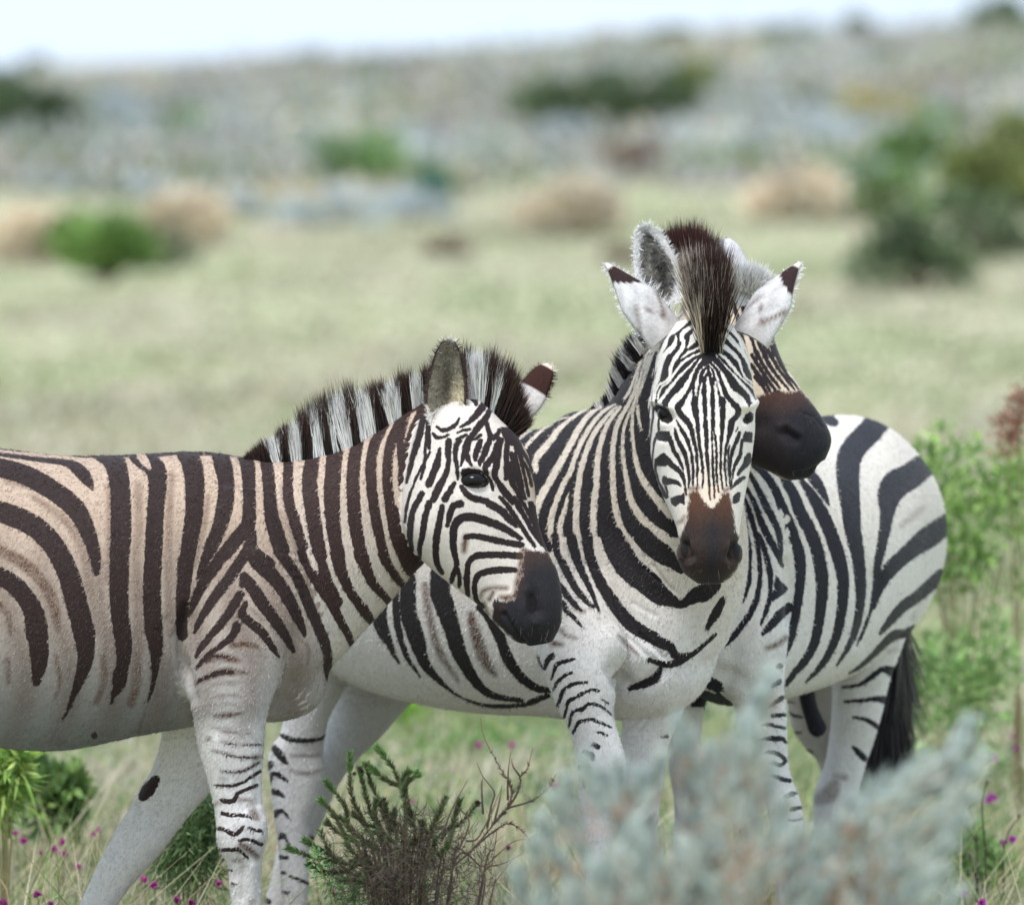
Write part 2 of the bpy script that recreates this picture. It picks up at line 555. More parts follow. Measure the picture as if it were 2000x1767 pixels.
        return blades('coat_hair', root, d, ln, np.where(hd, .0007, .0011), col, col, bend=-nr * .15, mat=M_HAIR, parent=self.root, flat=nr)

    def whiskers(self, spots, n=26):
        R, D = [], []
        for px, py in spots:
            for _ in range(n):
                h, nn = self.hit(px + rng.normal() * 9, py + rng.normal() * 7)
                if h is None: continue
                R.append(h); D.append(nn + .5 * rng.normal(size=3) + np.array([0, 0, -.5]))
        n = len(R)
        return blades('whiskers', np.array(R), np.array(D), rng.uniform(.010, .034, n), .0006, np.array((.02, .016, .016)), np.array((.12, .10, .09)), bend=rng.normal(size=(n, 3)) * .2, mat=M_HAIR, parent=self.root)

    def eye(self, px, py, rx, rz, sink=0.6):
        """dark wet eyeball set into the head"""
        h, nn = self.hit(px, py)
        bm = bmesh.new()
        bmesh.ops.create_uvsphere(bm, u_segments=32, v_segments=20, radius=1.0)
        c = h - nn * rx * sink
        for v in bm.verts:
            v.co = Vector((c[0] + v.co.x * rx, c[1] + v.co.y * rx, c[2] + v.co.z * rz))
        me = bpy.data.meshes.new('eye'); bm.to_mesh(me); bm.free()
        me.polygons.foreach_set('use_smooth', np.ones(len(me.polygons), bool))
        return link_mesh('eye', me, M_EYE, self.root)

def stroke_dist(P, pts):
    f = np.full(len(P), 1e4)
    for a, b in zip(pts[:-1], pts[1:]):
        d = b[:2] - a[:2]
        t = np.clip(((P - a[:2]) @ d) / max(d @ d, 1e-6), 0, 1)
        f = np.minimum(f, np.hypot(P[:, 0] - a[0] - t * d[0], P[:, 1] - a[1] - t * d[1]))
    return f

def ear(parent, base_pt, tip, hw, opening, colour, cup=0.5, label=None, curl=0.0, base=.55, tipw=.25, fringe=1.0):
    """cupped leaf-shaped ear with a real inside and outside; colour(s, t, inner) -> rgb"""
    B, T = unproj(*base_pt), unproj(*tip)
    ax = T - B; Lg = np.linalg.norm(ax); ax = ax / Lg
    op = np.array(opening, float); op -= ax * (op @ ax); op /= np.linalg.norm(op)
    sd = np.cross(ax, op)
    ns, nt = 26, 19
    ss = np.linspace(0, 1, ns); ts = np.linspace(-1, 1, nt)
    prof = np.interp(ss, [0, .12, .3, .5, .7, .85, .95, 1], [base, max(base, .74), .95, 1, .9 - .25 * (tipw == 0), .6 + tipw * .7 - .2 * (tipw == 0), .3 + tipw * .8 - .12 * (tipw == 0), .06 + tipw * .6])
    def surf(off):
        V = []
        for s, p in zip(ss, prof):
            for t in ts:
                ang = t * 1.15 * (0.55 + 0.45 * (1 - s))
                x = np.sin(ang) / np.sin(1.15) * hw * p * 1.1
                z = -cup * hw * p * 1.6 * (np.cos(ang) - np.cos(1.15))
                V.append(B + ax * (s * Lg) + sd * x + op * (z + off + curl * Lg * s * s))
        return np.array(V)
    Vo, Vi = surf(-0.004), surf(0.004)
    i = np.arange(ns - 1)[:, None] * nt; j = np.arange(nt - 1)[None, :]
    q = np.stack([i + j, i + j + 1, i + nt + j + 1, i + nt + j], -1).reshape(-1, 4)
    N = ns * nt
    rim = list(range(0, N, nt)) + [N - nt + k for k in range(1, nt)] + [nt * r + nt - 1 for r in range(ns - 2, -1, -1)]
    rq = np.array([[rim[k], rim[k + 1], rim[k + 1] + N, rim[k] + N] for k in range(len(rim) - 1)])
    me = mesh_np('ear', np.vstack([Vo, Vi]), [q, q[:, ::-1] + N, rq])
    S, Tt = np.meshgrid(ss, ts, indexing='ij')
    S, Tt = S.ravel(), Tt.ravel()
    set_color(me, 'col', np.vstack([np.array([colour(s, t, False) for s, t in zip(S, Tt)]),
                                    np.array([colour(s, t, True) for s, t in zip(S, Tt)])]))
    o = link_mesh('ear', me, M_EAR, parent.root)
    if label: o['label'] = label
    # hairs: fringe on the rim and tufts inside
    n = 1500
    s = rng.random(n) ** .8; t = rng.uniform(-1, 1, n)
    kind = rng.random(n) + .16
    t = np.where(kind < .4, np.sign(t) * (1 - .08 * rng.random(n)), t)
    p = np.interp(s, ss, prof)
    ang = t * 1.15 * (0.55 + 0.45 * (1 - s))
    x = np.sin(ang) / np.sin(1.15) * hw * p * 1.1
    z = -cup * hw * p * 1.6 * (np.cos(ang) - np.cos(1.15)) + 0.005 + curl * Lg * s * s
    root = B + ax * (s * Lg)[:, None] + sd * x[:, None] + op * z[:, None]
    outv = np.where((kind < .4)[:, None], sd * np.sign(t)[:, None] * .9 + ax * .5, op * .5 + ax * .3 - sd * t[:, None] * .6)
    dv = unit(outv + .35 * rng.normal(size=(n, 3)))
    cc = np.array([colour(a, b, True) for a, b in zip(s, t)])
    cc = np.clip(cc * rng.uniform(.8, 1.5, (n, 1)), 0, .8)
    ln = np.where(kind < .4, rng.uniform(.004, .016, n) * np.where((t < 0) & (s < .7), fringe, 1), rng.uniform(.008, .022, n))
    blades('ear_hair', root, dv, ln, .0012, cc, np.clip(cc * 1.1, 0, .8), mat=M_HAIR, parent=o)
    return o

def mane(parent, guide, n, colour, spread, jitter=.18, width=.0022, name='mane', label=None, lenvar=.18, clump=.05, lightlen=.84):
    """guide rows: root px,py,Y, tip px,py,Y ; hairs are interpolated along the guide"""
    g = np.array(guide, float)
    R = unproj(g[:, 0], g[:, 1], g[:, 2]); T = unproj(g[:, 3], g[:, 4], g[:, 5])
    G = catmull(np.hstack([R, T]), 8)
    seg = np.r_[0, np.cumsum(np.linalg.norm(np.diff(G[:, :3], axis=0), axis=1) + .4 * np.linalg.norm(np.diff(G[:, 3:], axis=0), axis=1))]
    seg /= seg[-1]
    u = rng.random(n)
    X = np.stack([np.interp(u, seg, G[:, c]) for c in range(6)], 1)
    root, tip = X[:, :3], X[:, 3:]
    d = tip - root
    L = np.linalg.norm(d, axis=1)
    sp = np.array(spread, float)
    k = rng.uniform(-1, 1, n)
    root = root + sp[None] * k[:, None] + rng.normal(size=(n, 3)) * .002
    d = unit(unit(d) + jitter * rng.normal(size=(n, 3)) * .6 + sp[None] / (np.linalg.norm(sp) + 1e-9) * (k * .12)[:, None])
    nc = 46
    ck = (u * nc + .7 * k * 3).astype(int) % 997
    cv = np.random.default_rng(3).normal(size=(997, 3)) * clump
    d = unit(d + cv[ck]); L = L * (1 + .07 * np.random.default_rng(4).normal(size=997))[ck]
    ln = L * (1 + lenvar * rng.normal(size=n)).clip(.5, 1.1)
    c0, c1 = colour(u, proj(root), k)
    v = rng.uniform(.75, 1.3, (n, 1))
    ln = ln * np.where(np.asarray(c0).mean(1) > .3, lightlen, 1.0)
    o = blades(name, root, d, ln, width * rng.uniform(.7, 1.3, n), np.clip(c0 * v, 0, .8), np.clip(c1 * v, 0, .8), bend=rng.normal(size=(n, 3)) * .05, mat=M_HAIR, parent=parent.root)
    if label: o['label'] = label
    return o
# ------------------------------------------------------------------ terrain
def ground_z(x, y):
    x = np.asarray(x, float); y = np.asarray(y, float)
    t = np.clip((y - 55) / 165, 0, 1)
    side = np.clip(x / (y * .074 + 1e-6), -1.6, 1.6)        # -1 left frame edge, +1 right
    top = 2.95 + .85 * side + .10 * np.sin(side * 5 + .5)
    rise = top * (t ** 1.25)
    und = .10 * np.sin(x * .35 + y * .11) * np.clip((y - 24) / 40, 0, 1) + .05 * np.sin(x * .9 - y * .23) * np.clip((y - 24) / 40, 0, 1)
    fall = np.clip((y - 222) / 250, 0, 1) * 6.0
    return rise + und - fall

def at(px, py, y0=16.0, y1=225.0):
    """photo pixel -> ground point under it (first hit along the ray)"""
    Y = np.linspace(y0, y1, 4000)
    P = unproj(px, py, Y)
    d = P[:, 2] - ground_z(P[:, 0], P[:, 1])
    k = np.nonzero(d <= 0)[0]
    i = k[0] if len(k) else len(Y) - 1
    return np.array([P[i, 0], P[i, 1], float(ground_z(P[i, 0], P[i, 1]))])

ys = np.concatenate([np.linspace(-30, 10, 20, endpoint=False), np.linspace(10, 60, 120, endpoint=False), np.geomspace(60, 230, 110, endpoint=False), np.geomspace(230, 1500, 30)])
us = np.linspace(-1, 1, 120)
YY, UU = np.meshgrid(ys, us, indexing='ij')
XX = UU * (YY.clip(10) * .35 + 25)
V = np.stack([XX, YY, ground_z(XX, YY)], -1).reshape(-1, 3)
nr_, nc_ = len(ys), len(us)
i = np.arange(nr_ - 1)[:, None] * nc_; j = np.arange(nc_ - 1)[None, :]
ground = link_mesh('ground', mesh_np('ground', V, [np.stack([i + j, i + j + 1, i + nc_ + j + 1, i + nc_ + j], -1).reshape(-1, 4)]), None)
ground['kind'] = 'structure'

def ground_material():
    m, n, l, p = new_mat('meadow_ground')
    tc = n.new('ShaderNodeTexCoord')
    def noise(scale, det, sy=1.0):
        mp = n.new('ShaderNodeMapping'); mp.inputs['Scale'].default_value = (1, sy, 1)
        l.new(tc.outputs['Object'], mp.inputs['Vector'])
        t = n.new('ShaderNodeTexNoise'); t.inputs['Scale'].default_value = scale; t.inputs['Detail'].default_value = det
        l.new(mp.outputs[0], t.inputs['Vector'])
        return t.outputs['Fac']
    def ramp(fac, stops):
        r = n.new('ShaderNodeValToRGB'); l.new(fac, r.inputs[0])
        e = r.color_ramp.elements
        e[0].position, e[0].color = stops[0][0], (*stops[0][1], 1)
        e[1].position, e[1].color = stops[-1][0], (*stops[-1][1], 1)
        for s in stops[1:-1]:
            q = e.new(s[0]); q.color = (*s[1], 1)
        return r.outputs[0]
    a = ramp(noise(.55, 5, .30), [(.30, tuple(lin(132, 144, 110))), (.42, tuple(lin(176, 172, 144))), (.58, tuple(lin(150, 158, 118))), (.70, tuple(lin(184, 166, 152)))])
    b = ramp(noise(2.6, 4, .4), [(.3, tuple(lin(126, 146, 112))), (.6, tuple(lin(186, 184, 160))), (.8, tuple(lin(172, 160, 146)))])
    mx = n.new('ShaderNodeMix'); mx.data_type = 'RGBA'; mx.inputs['Factor'].default_value = .3
    l.new(a, mx.inputs[6]); l.new(b, mx.inputs[7])
    l.new(mx.outputs[2], p.inputs['Base Color'])
    p.inputs['Roughness'].default_value = .95; p.inputs['Specular IOR Level'].default_value = .1
    bp = n.new('ShaderNodeBump'); bp.inputs['Strength'].default_value = .5; bp.inputs['Distance'].default_value = .05
    l.new(noise(6, 5), bp.inputs['Height']); l.new(bp.outputs[0], p.inputs['Normal'])
    return m
ground.data.materials.append(ground_material())

# ------------------------------------------------------------------ hillside shrubs, each a thing
def pal(*c): return [lin(*x) for x in c]
PAL = dict(
    green=pal((76, 102, 60), (94, 122, 70), (66, 90, 58), (110, 132, 80)),
    bright=pal((98, 130, 64), (118, 148, 78), (84, 114, 58), (130, 152, 90)),
    dark=pal((58, 74, 52), (72, 88, 58), (50, 64, 48), (84, 98, 66)),
    olive=pal((98, 108, 60), (120, 126, 74), (84, 92, 56)),
    blue=pal((152, 164, 174), (174, 184, 190), (138, 150, 160), (160, 172, 172)),
    grey=pal((150, 146, 150), (168, 164, 166), (132, 130, 130), (158, 154, 150)),
    tan=pal((206, 194, 172), (216, 206, 188), (192, 174, 148), (208, 200, 184)),
    yellow=pal((186, 176, 120), (170, 160, 104), (198, 188, 138)),
    brown=pal((104, 84, 74), (122, 100, 86), (90, 76, 70)),
    teal=pal((60, 104, 84), (76, 120, 98), (54, 88, 76)))

def shrub(px, py, wpx, hpx, pal_name, label, cat='shrub', group='shrubs on the hillside', n=None, grassy=False, skyline=False):
    c = at(px, py)
    ppm = F_PX / c[1]
    w, h = wpx / ppm, hpx / ppm
    name = 'grass_tussock' if grassy else 'shrub'
    root = bpy.data.objects.new(name, None); COL.objects.link(root)
    root.location = c; tag(root, label, cat, group)
    bpy.context.view_layer.update()
    P = [c_ * (1.25 if pal_name == 'bright' else 1.55) + .012 if pal_name not in ('tan', 'blue', 'grey', 'yellow') else c_ * 1.1 for c_ in PAL[pal_name]]
    n = n or int(np.clip(1400 * w * h / 1.5, 700, 2600))
    if False:
        ang = rng.uniform(0, 2 * math.pi, n); r = np.sqrt(rng.random(n))
        base = c + np.stack([np.cos(ang) * r * w * .28, np.sin(ang) * r * w * .28, np.zeros(n)], 1)
        d = np.stack([np.cos(ang) * r * .9, np.sin(ang) * r * .9, np.ones(n)], 1) + .25 * rng.normal(size=(n, 3))
        L = h * rng.uniform(.7, 1.15, n)
        ci = np.array([P[k] for k in rng.integers(0, len(P), n)])
        low = np.array([PAL['yellow'][k] for k in rng.integers(0, 2, n)]) * .7
        blades('leaves', base, d, L, .03, low, ci, bend=np.stack([np.cos(ang) * .35 * r, np.sin(ang) * .35 * r, -.2 * r], 1), mat=M_FAR, parent=root)
        return root
    k = int(np.clip(w / h * 6, 8, 18))
    cx = (np.linspace(-.5, .5, k) + rng.normal(size=k) * .06).clip(-.5, .5) * w * (.8 if not grassy else .62)
    cz = h * rng.uniform(.12, .85, k) * (1 - .6 * (np.abs(cx) / (w * .5)) ** (2 if not grassy else 1.2))
    rr = np.minimum(h * rng.uniform(.16, .36, k), w * .26) * (1.15 if grassy else 1.12)
    which = rng.integers(0, k, n)
    dirv = unit(rng.normal(size=(n, 3)))
    rad = rng.random(n) ** .4
    q = np.stack([cx[which], rng.uniform(-.2, .2, k)[which] * w, cz[which]], 1) + dirv * (rr[which] * rad)[:, None] * np.array([1.15, 1.1, .95])
    q[:, 2] = np.maximum(q[:, 2], .02)
    s = np.clip(.10 * h, .035, .2) * (1.6 if grassy else 1)
    col = np.array([P[a] for a in rng.integers(0, len(P), n)])
    clump = np.array([rng.uniform(.75, 1.25) for _ in range(k)])
    col = col * clump[which][:, None] * rng.uniform(.7, 1.3, (n, 1))
    d = unit(dirv + np.array([0, 0, .5]) + .5 * rng.normal(size=(n, 3)))
    blades('leaves', c + q, d, s * rng.uniform(.8, 1.5, n), s * (.35 if grassy else .75), col, col * 1.1, mat=M_FAR, parent=root)
    # woody stems
    m = k * 3
    tops = np.stack([cx, np.zeros(k), cz], 1)[rng.integers(0, k, m)] + rng.normal(size=(m, 3)) * .1 * h
    d = tops - np.zeros(3)
    blades('stems', np.tile(c, (m, 1)) + rng.normal(size=(m, 3)) * np.array([.05, .05, 0]) * w, d, np.linalg.norm(d, axis=1), .03 * max(h, .6), lin(92, 78, 66), lin(104, 92, 76), mat=M_TWIG, parent=root)
    return root

SH = [
    (205, 556, 160, 215, 'bright', 'bright green bush at the left edge of the open meadow, taller than wide'),
    (315, 528, 130, 85, 'dark', 'low dark green bush touching the right foot of the bright green bush'),
    (40, 298, 210, 170, 'dark', 'tall dark green bush cut by the left edge of the photo'),
    (700, 378, 185, 125, 'green', 'rounded grass-green bush above the long blue-grey shrub'),
    (845, 388, 60, 80, 'teal', 'small teal-green bush at the right end of the long blue-grey shrub'),
    (365, 284, 130, 66, 'green', 'low green bush between pale grey scrub on the left slope'),
    (1190, 268, 350, 150, 'dark', 'widest dark green thicket on the slope above the zebra ears'),
    (1335, 205, 130, 110, 'olive', 'olive-green bush rising behind the right end of the dark thicket'),
    (1235, 345, 120, 95, 'brown', 'dull brown bush hanging below the dark thicket'),
    (728, 186, 84, 54, 'dark', 'small dark bush just under the skyline left of centre'),
    (890, 216, 58, 64, 'olive', 'small round olive bush alone on the pale slope'),
    (600, 136, 95, 52, 'dark', 'grey-green bush standing on the skyline left of centre'),
    (70, 150, 70, 56, 'dark', 'pointed dark bush on the skyline at the far left'),
    (1540, 82, 130, 50, 'dark', 'flat dark bush lying along the skyline right of centre'),
    (1672, 62, 60, 62, 'dark', 'upright dark bush breaking the skyline at the right'),
    (1312, 92, 95, 46, 'dark', 'low dark bush on the skyline above the zebra heads'),
    (1088, 118, 60, 36, 'green', 'tiny green bush on the skyline near the centre'),
    (1955, 62, 120, 80, 'dark', 'dark bush on the skyline cut by the right edge'),
    (1800, 342, 200, 130, 'green', 'rounded green bush below the yellow grass on the right slope'),
    (1785, 572, 190, 190, 'dark', 'dark green bush lowest on the right, at the edge of the meadow'),
    (1715, 430, 210, 130, 'green', 'spreading mid-green bush left of the right-hand thicket'),
    (1905, 508, 230, 150, 'dark', 'broad dark bush behind the lowest bush on the right'),
    (1955, 420, 200, 180, 'olive', 'olive-grey bush at the right edge above the broad dark bush'),
    (940, 312, 80, 56, 'green', 'small faint green bush in the middle of the slope'),
    (640, 445, 260, 80, 'blue', 'long blue-grey shrub spread in front of the green bush'),
    (810, 430, 170, 72, 'blue', 'blue-grey shrub joining the long one at its right end'),
    (205, 338, 170, 62, 'blue', 'pale blue-grey shrub in a strip at the left'),
    (420, 326, 110, 64, 'blue', 'pale blue-grey shrub beside a brown patch on the left slope'),
    (490, 312, 120, 92, 'grey', 'lavender-grey shrub mid-way up the left slope'),
    (330, 226, 210, 70, 'grey', 'wide pale grey shrub under the left skyline'),
    (480, 205, 120, 50, 'blue', 'small bluish shrub under the left skyline'),
    (1105, 296, 130, 70, 'blue', 'pale blue-grey shrub left of the dull brown bush'),
    (1525, 226, 260, 62, 'blue', 'wide blue-grey shrub across the right slope'),
    (1850, 226, 170, 70, 'grey', 'grey shrub at the right above the yellow grass'),
    (240, 255, 150, 70, 'blue', 'blue-grey shrub right of the tall dark bush'),
    (870, 285, 160, 66, 'grey', 'faint lavender-grey shrub right of the rounded green bush'),
    (55, 345, 110, 50, 'grey', 'grey shrub at the left edge below the tall dark bush'),
    (480, 425, 110, 56, 'blue', 'pale turquoise-grey shrub left of the long blue-grey shrub'),
    (1420, 345, 150, 48, 'green', 'low green shrub on the slope right of the dull brown bush'),
    (345, 362, 64, 54, 'brown', 'small brown bush in the strip of pale shrubs at the left'),
    (95, 362, 66, 44, 'brown', 'small brown bush near the left edge'),
    (872, 500, 92, 44, 'brown', 'low brown bush at the meadow edge near the centre'),
    (1225, 515, 110, 38, 'brown', 'low brown patch of scrub left of the standing ears'),
]
for a in SH: shrub(*a)
TU = [
    (1120, 462, 240, 118, 'tan', 'broad straw-coloured tussock left of the zebra ears'),
    (1550, 432, 190, 125, 'tan', 'peaked straw-coloured tussock with a golden base right of the ears'),
    (70, 515, 200, 112, 'tan', 'straw-coloured tussock at the left edge beside the bright green bush'),
    (370, 480, 150, 105, 'tan', 'pale straw tussock right of the bright green bush'),
    (1725, 256, 170, 84, 'yellow', 'yellow grass tussock high on the right slope'),
]
for a in TU: shrub(*a, cat='grass tussock', group='dry tussocks on the slope', n=2600, grassy=True)

# continuous low scrub between the bushes: nobody could count it
def scrub():
    R, D, Ln, Wd, C0 = [], [], [], [], []
    keys = ['blue', 'grey', 'blue', 'tan', 'olive', 'green', 'grey', 'brown', 'blue', 'grey']
    mean = lin(166, 170, 162)
    for _ in range(1000):
        y = 98 + 144 * rng.random()
        x = rng.uniform(-1.15, 1.15) * y * .074
        w = rng.uniform(1.2, 4.2); h = rng.uniform(.15, .6) * min(1, (y - 92) / 26)
        n = 84
        fld = .5 + .5 * math.sin(x * .55 + 2.2 * math.sin(y * .09)) * math.cos(y * .13 + x * .21)
        if fld + .25 * rng.normal() > .62: continue
        fld = fld / .62
        P = PAL[keys[int(np.clip(fld * 10 + rng.normal() * 1.3, 0, 9))]]
        q = np.stack([x + rng.normal(size=n) * w * .45, y + rng.normal(size=n) * .5, np.abs(rng.normal(size=n)) * h * .5], 1)
        q[:, 2] += ground_z(q[:, 0], q[:, 1])
        R.append(q); D.append(rng.normal(size=(n, 3)) + [0, 0, 1.2])
        Ln.append(rng.uniform(.15, .35, n)); Wd.append(np.full(n, .13))
        c = np.array([P[k] for k in rng.integers(0, len(P), n)]) * rng.uniform(.8, 1.25)
        C0.append(c * .84 + lin(150, 150, 124) * .24)
    o = blades('hillside_scrub', np.vstack(R), np.vstack(D), np.concatenate(Ln), np.concatenate(Wd), np.vstack(C0), np.vstack(C0) * 1.05, mat=M_FAR)
    tag(o, 'low mixed grey and green scrub covering the hillside', 'scrub', kind='stuff')
scrub()

# ------------------------------------------------------------------ grass
def grass(name, n, y0, y1, h0, h1, w, label, power=1.0, clump=.35):
    y = y0 + (y1 - y0) * rng.random(n) ** power
    x = rng.uniform(-1.1, 1.1, n) * y * .0745
    q = np.stack([x, y, ground_z(x, y)], 1)
    fld = np.sin(x * 2.3 + 1.7 * np.sin(y * 1.1)) * np.sin(y * 1.6 + x * .9) + .5 * np.sin(x * 6.1 - y * 3.3)
    green = (fld + .9 * np.sin(x * .9 + 1.5 * np.sin(y * .33)) + .6 * rng.normal(size=n)) > .1
    L = rng.uniform(h0, h1, n) * (1 + clump * fld) * np.where(green, .8, 1.1)
    pg = np.array(pal((158, 172, 118), (174, 184, 136), (136, 152, 100), (188, 194, 152)))
    pt = np.array(pal((226, 220, 196), (234, 226, 208), (214, 204, 176), (200, 180, 160)))
    dull = rng.uniform(.6, 1.12, (n, 1))
    pch = 1 + .24 * np.sin(x * .8 + 2 * np.sin(y * .21)) * np.sin(y * .17 + x * .4) + .14 * np.sin(x * 2.1 - y * .4 + 2 * np.sin(x * .7)) * np.sin(y * .31)
    dull = dull * pch[:, None] * (.77 if y0 > 20 else .92)
    c1 = dull * np.where(green[:, None], pg[rng.integers(0, 4, n)], pt[rng.integers(0, 4, n)])
    d = np.stack([rng.normal(size=n) * .55 + .12, rng.normal(size=n) * .45, np.ones(n)], 1)
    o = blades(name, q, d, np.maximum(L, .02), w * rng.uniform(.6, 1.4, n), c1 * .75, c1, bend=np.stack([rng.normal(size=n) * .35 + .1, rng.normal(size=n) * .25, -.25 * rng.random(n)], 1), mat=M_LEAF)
    tag(o, label, 'grass', kind='stuff')
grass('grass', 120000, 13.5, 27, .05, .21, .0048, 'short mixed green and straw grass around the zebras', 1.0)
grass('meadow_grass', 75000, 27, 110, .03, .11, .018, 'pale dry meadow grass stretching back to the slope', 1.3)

def tall_stalks():
    n = 6500
    y = 15.5 + 3.2 * rng.random(n) ** 1.3; x = rng.uniform(-1.1, 1.1, n) * y * .0745
    q = np.stack([x, y, ground_z(x, y)], 1)
    c = np.array(pal((224, 214, 184), (206, 190, 150), (150, 170, 106), (214, 206, 176), (122, 150, 86)))[rng.integers(0, 5, n)] * rng.uniform(.75, 1.1, (n, 1))
    o = blades('grass_stalks', q, np.stack([rng.normal(size=n) * .4 + .1, rng.normal(size=n) * .3, np.ones(n)], 1), rng.uniform(.14, .40, n) * (1 + .35 * np.sin(x * 5 + y * 4)), rng.uniform(.002, .0045, n), c * .8, c, bend=np.stack([rng.normal(size=n) * .3 + .1, rng.normal(size=n) * .2, -.15 * rng.random(n)], 1), mat=M_LEAF)
    tag(o, 'thin straw-coloured grass stalks rising above the short grass', 'grass', kind='stuff')
tall_stalks()

# fine broad-leaved ground cover
def ground_cover():
    n = 40000
    k = rng.integers(0, 420, n)
    cy = 15.5 + 9 * rng.random(420); cx = rng.uniform(-1.1, 1.1, 420) * cy * .0745
    r = rng.uniform(.05, .22, 420)
    x = cx[k] + rng.normal(size=n) * r[k]; y = cy[k] + rng.normal(size=n) * r[k]
    q = np.stack([x, y, ground_z(x, y) + rng.uniform(.01, .05, n) + .10 * rng.random(420)[k] * rng.random(n)], 1)
    P = np.array(pal((96, 138, 74), (120, 158, 84), (84, 122, 78), (140, 166, 96), (116, 140, 112)))
    c = P[(k % 5)] * rng.uniform(.75, 1.25, (n, 1))
    o = blades('ground_cover', q, rng.normal(size=(n, 3)) + [0, 0, .8], rng.uniform(.015, .04, n), rng.uniform(.008, .016, n), c * .8, c, mat=M_LEAF)
    tag(o, 'small leafy ground cover growing through the grass', 'ground cover', kind='stuff')
ground_cover()

# ------------------------------------------------------------------ helper for stemmed plants
def stem_line(pts, Y, sub=8):
    a = np.array(pts, float)
    yy = np.full(len(a), Y, float) if np.isscalar(Y) else np.array(Y, float)
    P = unproj(a[:, 0], a[:, 1], yy)
    return catmull(P, sub)

def tube_mesh(lines, r0, r1, name, c0, c1, parent, sides=5):
    V, Q, C, off = [], [], [], 0
    for ln, a, b in zip(lines, r0, r1):
        T = unit(np.gradient(ln, axis=0)); k = len(ln)
        s = unit(np.cross(T, np.array([.3, 1, .1]))); u = np.cross(T, s)
        th = np.linspace(0, 2 * math.pi, sides, endpoint=False)
        r = np.linspace(a, b, k)
        v = ln[:, None] + (s[:, None] * np.cos(th)[None, :, None] + u[:, None] * np.sin(th)[None, :, None]) * r[:, None, None]
        V.append(v.reshape(-1, 3))
        i = np.arange(k - 1)[:, None] * sides; j = np.arange(sides)[None]
        Q.append((np.stack([i + j, i + (j + 1) % sides, i + sides + (j + 1) % sides, i + sides + j], -1).reshape(-1, 4)) + off)
        t = np.repeat(np.linspace(0, 1, k), sides)[:, None]
        C.append(c0 * (1 - t) + c1 * t)
        off += k * sides
    me = mesh_np(name, np.vstack(V), [np.vstack(Q)])
    set_color(me, 'col', np.vstack(C))
    return link_mesh(name, me, M_TWIG, parent)

def along(lines, density, t0=0.15, t1=1.0):
    """points and tangents scattered along lines"""
    P, T, tt = [], [], []
    for ln in lines:
        L = np.linalg.norm(np.diff(ln, axis=0), axis=1).sum()
        n = max(3, int(L * density))
        u = rng.uniform(t0, t1, n) * (len(ln) - 1)
        i = np.clip(u.astype(int), 0, len(ln) - 2); f = (u - i)[:, None]
        P.append(ln[i] * (1 - f) + ln[i + 1] * f); T.append(unit(ln[i + 1] - ln[i])); tt.append(u / (len(ln) - 1))
    return np.vstack(P), np.vstack(T), np.concatenate(tt)

def new_plant(name, px, Y, label, cat):
    b = unproj(px, 883.5, Y); b[2] = float(ground_z(b[0], b[1]))
    r = bpy.data.objects.new(name, None); COL.objects.link(r); r.location = b
    tag(r, label, cat); bpy.context.view_layer.update()
    return r, b

def needles(name, lines, density, ln, wd, cols, parent, t0=.15, t1=1.0, spread=1.0, fwd=.8):
    P, T, tt = along(lines, density, t0, t1)
    n = len(P)
    d = T * fwd + spread * unit(np.cross(T, rng.normal(size=(n, 3))))
    C = np.array(cols)[rng.integers(0, len(cols), n)] * rng.uniform(.7, 1.3, (n, 1))
    return blades(name, P, d, ln * rng.uniform(.6, 1.3, n), wd, C * .75, C, bend=T * .3, mat=M_LEAF, parent=parent)

